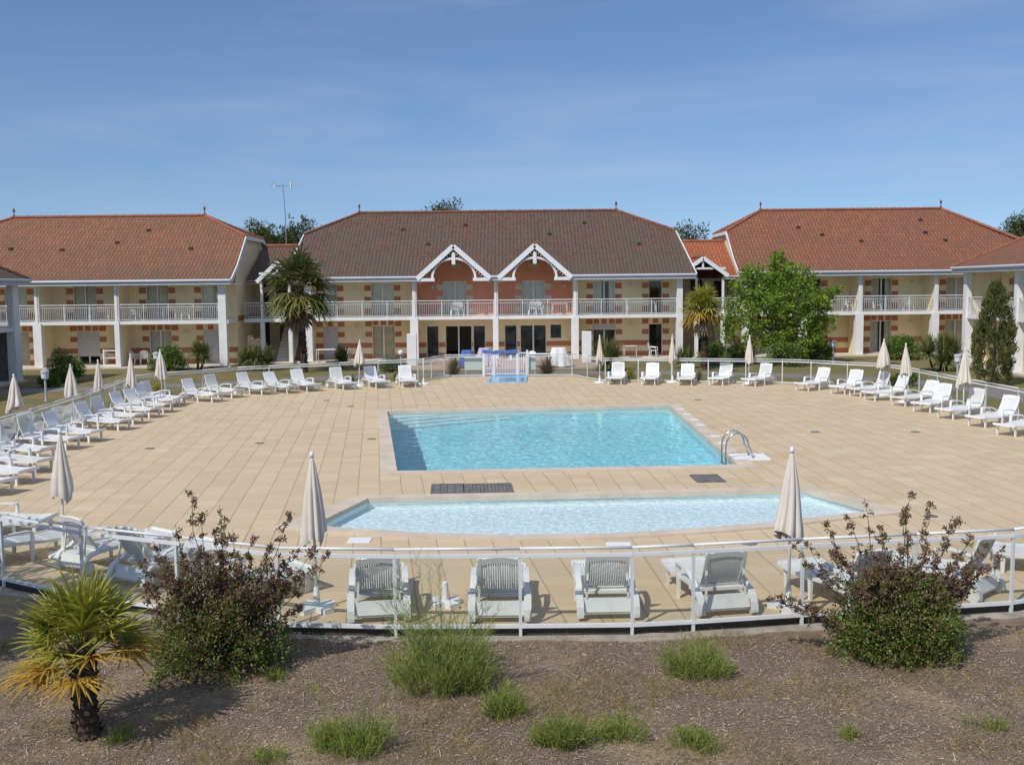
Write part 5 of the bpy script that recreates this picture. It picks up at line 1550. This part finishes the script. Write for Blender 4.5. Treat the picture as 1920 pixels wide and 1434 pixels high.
rosette('pale yucca between the third right parasol and the fence', (11.6, 56.2, ground_z), 1.3, .7, 80, 58)
rosette('bronze flax clump left of the gate', (-3.05, 54.9, ground_z), 1.2, 1.05, 230, 59, m='flax', name='flax', heads=((0, 0, .05),), droop=.25, wd=.04)
rosette('bronze flax clump right of the gate', (1.85, 54.6, ground_z), 1.2, 1.1, 240, 60, m='flax', name='flax', heads=((0, 0, .05),), droop=.25, wd=.04)
rosette('grassy clump on the lawn behind the back left fence', (-7.8, 50.6, ground_z), .7, .5, 80, 61, m='yucca', name='grass_clump', heads=((0, 0, .05),), wd=.025)
rosette('grassy clump behind the fence at the right of the palm trunk', (9.2, 50.9, ground_z), .7, .5, 80, 62, m='yucca', name='grass_clump', heads=((0, 0, .05),), wd=.025)

# fan palms
def fan(mb, pet, base, d, up, pl, R, nseg, rg, droop, wd=.028, spread=150, tips=.18):
    """petiole from base along d, then a pleated fan of narrow blades"""
    side = d.cross(up).normalized(); up = side.cross(d).normalized()
    tip = base + d * pl
    pet.tube([base, base + d * pl * .5 + up * pl * .03, tip], [.014, .010, .008], 5, False)
    for k in range(nseg):
        a = rad(-spread + 2 * spread * k / (nseg - 1)); L = R * (.62 + .38 * math.cos(a * .55)) * rg.uniform(.92, 1.06)
        v = (d * math.cos(a) + side * math.sin(a)).normalized(); n = up * .9 + rv(rg) * .15
        v = (v + up * .12 * math.cos(k * math.pi)).normalized()
        s = v.cross(n).normalized() * wd
        g = Vector((0, 0, -1)); pts = []
        for i in range(5):
            t = i / 4; q = tip + v * (L * t) + g * (droop * L * t ** 2.4) + n * (.0 if i else 0); w_ = (.45, 1.0, .95, .6, .08)[i]
            pts += [q - s * w_, q + n * (.012 * w_), q + s * w_]
        fs = []
        for i in range(4):
            o = 3 * i; fs += [(o, o + 1, o + 4, o + 3), (o + 1, o + 2, o + 5, o + 4)]
        mb.add(pts, fs)
def palm(label, loc, th, tr0, n, pl, R, seed, mats, lean=(0, 0), nseg=24, wd=.028, skirt=0, droop=.3, low=118, spread=150, jit=8):
    rg = random.Random(seed); Rr = empty('fan_palm', loc, 0, label, 'palm', None)
    tk = MB(); pts = []; rs = []; m_ = 26
    for i in range(m_ + 1):
        t = i / m_; pts.append((lean[0] * t, lean[1] * t, -.1 + (th + .1) * t)); rs.append(tr0 * (1.0 + (.10 if i % 2 else -.08) + .12 * (t > .6) - .22 * max(0, t - .9) / .1))
    tk.tube(pts, rs, 12)
    for k in range(int(150 * th / 1.2)):                     # old leaf bases and fibres
        t = rg.random(); a = rg.uniform(0, 6.283); p = Vector((lean[0] * t + math.cos(a) * tr0, lean[1] * t + math.sin(a) * tr0, th * t))
        d = (Vector((math.cos(a), math.sin(a), 1.3)) + rv(rg) * .5).normalized(); leaf(tk, p, d, Vector((math.cos(a), math.sin(a), 0)), tr0 * rg.uniform(.5, 1.1), tr0 * .35)
    tk.build('trunk', M['palmbark'], Rr)
    G_ = MB(); Y_ = MB(); P_ = MB(); D_ = MB(); top = Vector((lean[0], lean[1], th))
    for k in range(n):
        t = (k + .5) / n; a = k * 2.39996 + rg.uniform(-.03, .03) * jit; el = rad(82 - low * t ** .85 + rg.uniform(-jit, jit))
        d = Vector((math.cos(a) * math.cos(el), math.sin(a) * math.cos(el), math.sin(el)))
        up = Vector((-math.cos(a) * math.sin(el), -math.sin(a) * math.sin(el), math.cos(el)))
        fan(Y_ if t > .70 else G_, P_, top + Vector((0, 0, -.25 * t * min(1, th))), d, up, pl * rg.uniform(.8, 1.15), R * rg.uniform(.85, 1.1), nseg, rg, droop * (.5 + .9 * t), wd, spread)
    for k in range(skirt):
        a = rg.uniform(0, 6.283); el = rad(rg.uniform(-80, -55)); d = Vector((math.cos(a) * math.cos(el), math.sin(a) * math.cos(el), math.sin(el))); up = Vector((math.cos(a), math.sin(a), .3))
        fan(D_, P_, top + Vector((0, 0, -.5 - .3 * rg.random())), d, up, pl * .7, R * .7, nseg - 6, rg, .2, wd, 70)
    P_.build('leaf_stalks', M[mats[0]], Rr, recalc=False); G_.build('green_fronds', M[mats[0]], Rr, recalc=False); Y_.build('old_fronds', M[mats[1]], Rr, recalc=False)
    if skirt: D_.build('dry_skirt', M['palm_dry'], Rr, recalc=False)
palm('small yellowing fan palm in the left foreground', (-4.53, 10.62, ground_z), 1.0, .12, 26, .42, .50, 75, ('palm_green', 'palm_yellow'), (-.02, .02), 25, .0185, 0, .17, 80, 100, 7)
palm('tall dark fan palm before the stair link left of the central block', (-11.7, 58.5, ground_z), 4.85, .20, 44, 1.30, 1.25, 72, ('palm_dark', 'palm_olive'), (-.15, 0), 20, .065, 12, .30, 124, 120, 20)
palm('smaller fan palm with yellow lower leaves and dry skirt right of the central block', (10.75, 57.5, ground_z), 3.55, .19, 36, .72, .78, 73, ('palm_green', 'palm_yellow'), (-.2, 0), 20, .04, 9, .35)

# bronze shrubs in the foreground
def bronze(label, loc, rx, h, seed, twigs, low, red=.85):
    rg = random.Random(seed); R_ = empty('bronze_shrub', loc, 0, label, 'shrub', 'bronze leaved shrubs by the near fence'); g = MB(); b = MB(); tk = MB()
    for k in range(low):
        v = rv(rg); v.z = abs(v.z); q = rg.uniform(.25, 1.0) ** .5
        lump = 1 + .22 * noise.noise((v.x * 2 + seed, v.y * 2, v.z * 2))
        c = Vector((v.x * rx * q * lump, v.y * rx * q * .8 * lump, .05 + v.z * h * .56 * q * lump))
        if rg.random() < .25: tk.tube([(v.x * .08, v.y * .08, 0), c * .55 + Vector((0, 0, .05)), c], [.012, .008, .004], 4, False)
        mixr = (c.z / (h * .60)) ** 1.5
        for _ in range(30):
            dst = b if rg.random() < mixr * red + .03 else g
            p = c + rv(rg) * .11 * rg.uniform(.2, 1.1); leaf(dst, p, (v + rv(rg)).normalized(), (Vector((0, 0, 1)) + rv(rg) * .9).normalized(), rg.uniform(.028, .055), rg.uniform(.017, .032), .1)
    for (tx, ty, tz) in twigs:
        base = Vector((tx * .16, ty * .16, .1)); tip = Vector((tx, ty, tz)); pts = branchy(tk, base, tip, .011, .003, rg, .035, 8, 4)
        n = len(pts); knots = [(rg.uniform(.38, 1.0) ** .8, rv(rg), rg.uniform(.3, 1)) for _ in range(20)]
        for (t, vv, kk) in knots:                              # leaf tufts with gaps between them
            i = min(n - 2, int(t * (n - 1))); p = pts[i].lerp(pts[i + 1], t * (n - 1) - i)
            q = p + vv * (.15 * (1.2 - t) + .02) * kk
            tk.tube([p, q], [.003, .002], 3, False)
            for _ in range(17): leaf(b if rg.random() < .88 else g, q + rv(rg) * .045 * rg.random(), (rv(rg) + Vector((0, 0, .4))).normalized(), rv(rg), rg.uniform(.024, .050), rg.uniform(.015, .028), .1)
    tk.build('stem', M['twig'], R_); g.build('foliage', M['photinia_green'], R_, recalc=False); b.build('young_shoots', M['photinia_red'], R_, recalc=False)
rg = random.Random(8)
tw1 = [(-.28, .1, 2.22), (-.14, .0, 1.95), (.06, .1, 2.05), (.16, -.05, 1.9), (.0, .2, 1.75), (.92, .05, 1.92), (.78, -.1, 1.65), (1.05, .1, 1.5), (1.30, .05, 1.50), (1.42, .0, 1.46), (1.15, -.15, 1.28), (.5, .1, 1.65), (.35, -.1, 1.5), (-.5, .1, 1.8), (-.75, 0, 1.62), (-.95, .05, 1.4), (-.6, -.2, 1.45),
       (.62, .2, 1.35), (1.05, 0, .75), (-.9, -.1, 1.05), (-.35, -.2, 1.6), (.2, .15, 1.72), (-1.0, .1, 1.15), (.9, -.2, 1.1), (-.1, -.2, 1.55)] + [(rg.uniform(-.85, 1.0), rg.uniform(-.35, .35), rg.uniform(1.0, 1.45)) for _ in range(22)]
bronze('bronze leaved shrub in the left foreground, behind the small palm', (-3.70, 12.6, ground_z), .92, 2.15, 81, tw1, 600, .75)
tw2 = [(-.45, 0, 2.02), (-.62, .1, 1.75), (-.95, .0, 1.72), (-1.15, .05, 1.45), (-1.3, 0, 1.4), (.18, .1, 2.06), (.05, .0, 1.85), (.42, .1, 1.95), (.62, 0, 1.5), (.95, .05, 1.5), (1.1, .0, 1.42), (1.15, -.1, 1.2), (.8, .1, 1.72), (-.3, -.1, 1.7), (-.75, .1, 1.35), (-1.55, -.05, .80), (-1.6, .05, .72), (-1.35, 0, .76), (-.2, .15, 1.55), (.3, -.1, 1.6),
       (.9, .0, 1.1), (1.35, .05, 1.32)] + [(rg.uniform(-.8, .95), rg.uniform(-.35, .35), rg.uniform(.95, 1.35)) for _ in range(20)]
bronze('bronze tipped green shrub in the right foreground by the fence', (4.85, 12.85, ground_z), .84, 1.95, 82, tw2, 760, .5)

# broom bushes
def broom(label, loc, r, h, n, seed, m='broom2', wisps=0):
    """several leaning tufts of thin green rods with short feathery side shoots"""
    rg = random.Random(seed); R_ = MB()
    def stem(p, d, L, w_, sag=.12):
        s = d.cross(rv(rg)).normalized() * w_; pts = []; out = Vector((d.x, d.y, 0))
        for i in range(4):
            t = i / 3; q = p + d * (L * t) + out * (.18 * L * t * t) - Vector((0, 0, sag * L * t * t * out.length)); k = (1, .9, .65, .15)[i]; pts += [q - s * k, q + s * k]
        R_.add(pts, [(2 * i, 2 * i + 1, 2 * i + 3, 2 * i + 2) for i in range(3)])
        return out
    nt_ = max(4, int(5 + r * 14)); tufts = []
    for k in range(nt_):
        a = rg.uniform(0, 6.283); q = r * .62 * math.sqrt(rg.random()); hh = h * rg.uniform(.45, 1.0) * (1 - .25 * q / r)
        tufts.append((Vector((q * math.cos(a), q * math.sin(a) * .75, 0)), Vector((math.cos(a) * q / r * .55, math.sin(a) * q / r * .45, 0)), hh))
    for k in range(int(n * .72)):
        b, ln, hh = tufts[rg.randrange(nt_)]; a = rg.uniform(0, 6.283); op = abs(rg.gauss(0, .42))
        d = (Vector((math.cos(a) * op, math.sin(a) * op, 1)) + ln * rg.uniform(.5, 1.6)).normalized()
        L = hh * min(1.25, max(.25, rg.gauss(.72, .2))); p0 = b + Vector((rg.gauss(0, .04), rg.gauss(0, .04), 0)) * (1 + r)
        stem(p0, d, L, .0029)
        for _ in range(7):
            t = rg.uniform(.3, 1.0); p = p0 + d * (L * t) + Vector((d.x, d.y, 0)) * (.18 * L * t * t); stem(p, (d + rv(rg) * .7).normalized(), L * rg.uniform(.08, .26), .0025, 0)
    for k in range(wisps):
        a = rg.uniform(0, 6.283); d = Vector((math.cos(a) * .42, math.sin(a) * .3, 1)).normalized(); b = Vector((math.cos(a) * r * .35, math.sin(a) * r * .25, .1)); L = h * rg.uniform(.95, 1.45)
        stem(b, d, L, .0026, 0)
        for _ in range(46): t = rg.uniform(.4, 1); stem(b + d * (L * t) + Vector((d.x, d.y, 0)) * (.18 * L * t * t), (d + rv(rg) * .7).normalized(), L * rg.uniform(.05, .16), .0020, 0)
    o = R_.build('broom_bush', M[m], recalc=False); o.location = loc; tag(o, label, 'shrub', 'green broom bushes on the bare ground')
gz = ground_z
broom('largest green broom bush, centre foreground, wispy against the near fence', (-.83, 11.95, gz), .80, .95, 2100, 91, 'broom', 26)
broom('bright low broom bush right of centre below the fence', (2.25, 12.25, gz), .52, .50, 1000, 92)
broom('small bright broom tuft just right of the largest broom bush', (-.13, 11.1, gz), .30, .45, 620, 93)
broom('broom bush at the bottom edge, left of centre', (-1.65, 10.25, gz), .55, .58, 1000, 94, 'broom2', 8)
broom('wide bright broom tuft at the bottom, right of centre', (.52, 10.40, gz), .42, .46, 900, 95)
broom('broom tuft joined to the right of the wide bright one at the bottom', (1.10, 10.45, gz), .32, .36, 600, 96)
broom('small broom tuft at the bottom between the centre and the right', (1.86, 10.22, gz), .30, .30, 520, 97)
broom('tiny broom tuft at the lower right', (3.47, 10.4, gz), .14, .18, 170, 98)
broom('sparse broom tuft at the bottom edge left of the broom bush', (-2.45, 10.0, gz), .28, .18, 320, 99)
broom('small green tuft beside the left foreground palm trunk', (-4.2, 10.55, gz), .28, .20, 240, 100)
broom('small green sprigs below the left bronze shrub', (-2.9, 12.2, gz), .2, .22, 160, 101)
broom('dark broom sprigs at the left picture edge under the fence', (-6.9, 13.1, gz), .5, .35, 500, 102, 'broom')
broom('sparse broom sprigs at the right edge of the bottom', (5.0, 10.6, gz), .22, .25, 200, 103, 'broom')

# dry grass and litter on the bare slope
rg = random.Random(21); dg = MB(); lt = MB()
def dens(x, y): return noise.noise((x * .9, y * .9, 3.3)) + .5 * noise.noise((x * 2.7, y * 2.7, 8))
cnt = 0
while cnt < 4600:
    x, y = rg.uniform(-6.8, 6.9), rg.uniform(9.3, 13.7)
    if rg.random() > .12 + 1.1 * dens(x, y): continue
    cnt += 1
    for _ in range(rg.randint(4, 9)):
        a = rg.uniform(0, 6.283); L = rg.uniform(.04, .13) * (1 + .8 * max(0, dens(x, y))); d = Vector((math.cos(a) * .7, math.sin(a) * .7, rg.uniform(.4, 1.2))).normalized(); s = d.orthogonal().normalized() * .0022
        p = Vector((x + rg.gauss(0, .025), y + rg.gauss(0, .025), gz)); dg.add([p - s, p + s, p + d * L], [(0, 1, 2)])
tag(dg.build('dry_grass', M['drygrass'], recalc=False), kind='stuff')
for _ in range(68000):
    x, y = rg.uniform(-6.8, 6.9), rg.uniform(9.3, 13.6)
    a = rg.uniform(0, 6.283); L = rg.uniform(.010, .045) * (1 + (rg.random() < .05) * 2); W = rg.uniform(.004, .012)
    d = Vector((math.cos(a), math.sin(a), rg.uniform(-.2, .35))); s = Vector((-math.sin(a), math.cos(a), rg.uniform(-.4, .4))) * W / 2; p = Vector((x, y, gz + rg.uniform(.002, .012)))
    lt.add([p - s, p + d * L - s * .6, p + d * L + s * .6, p + s], [(0, 1, 2, 3)])
tag(lt.build('ground_litter', M['litter'], recalc=False), kind='stuff')
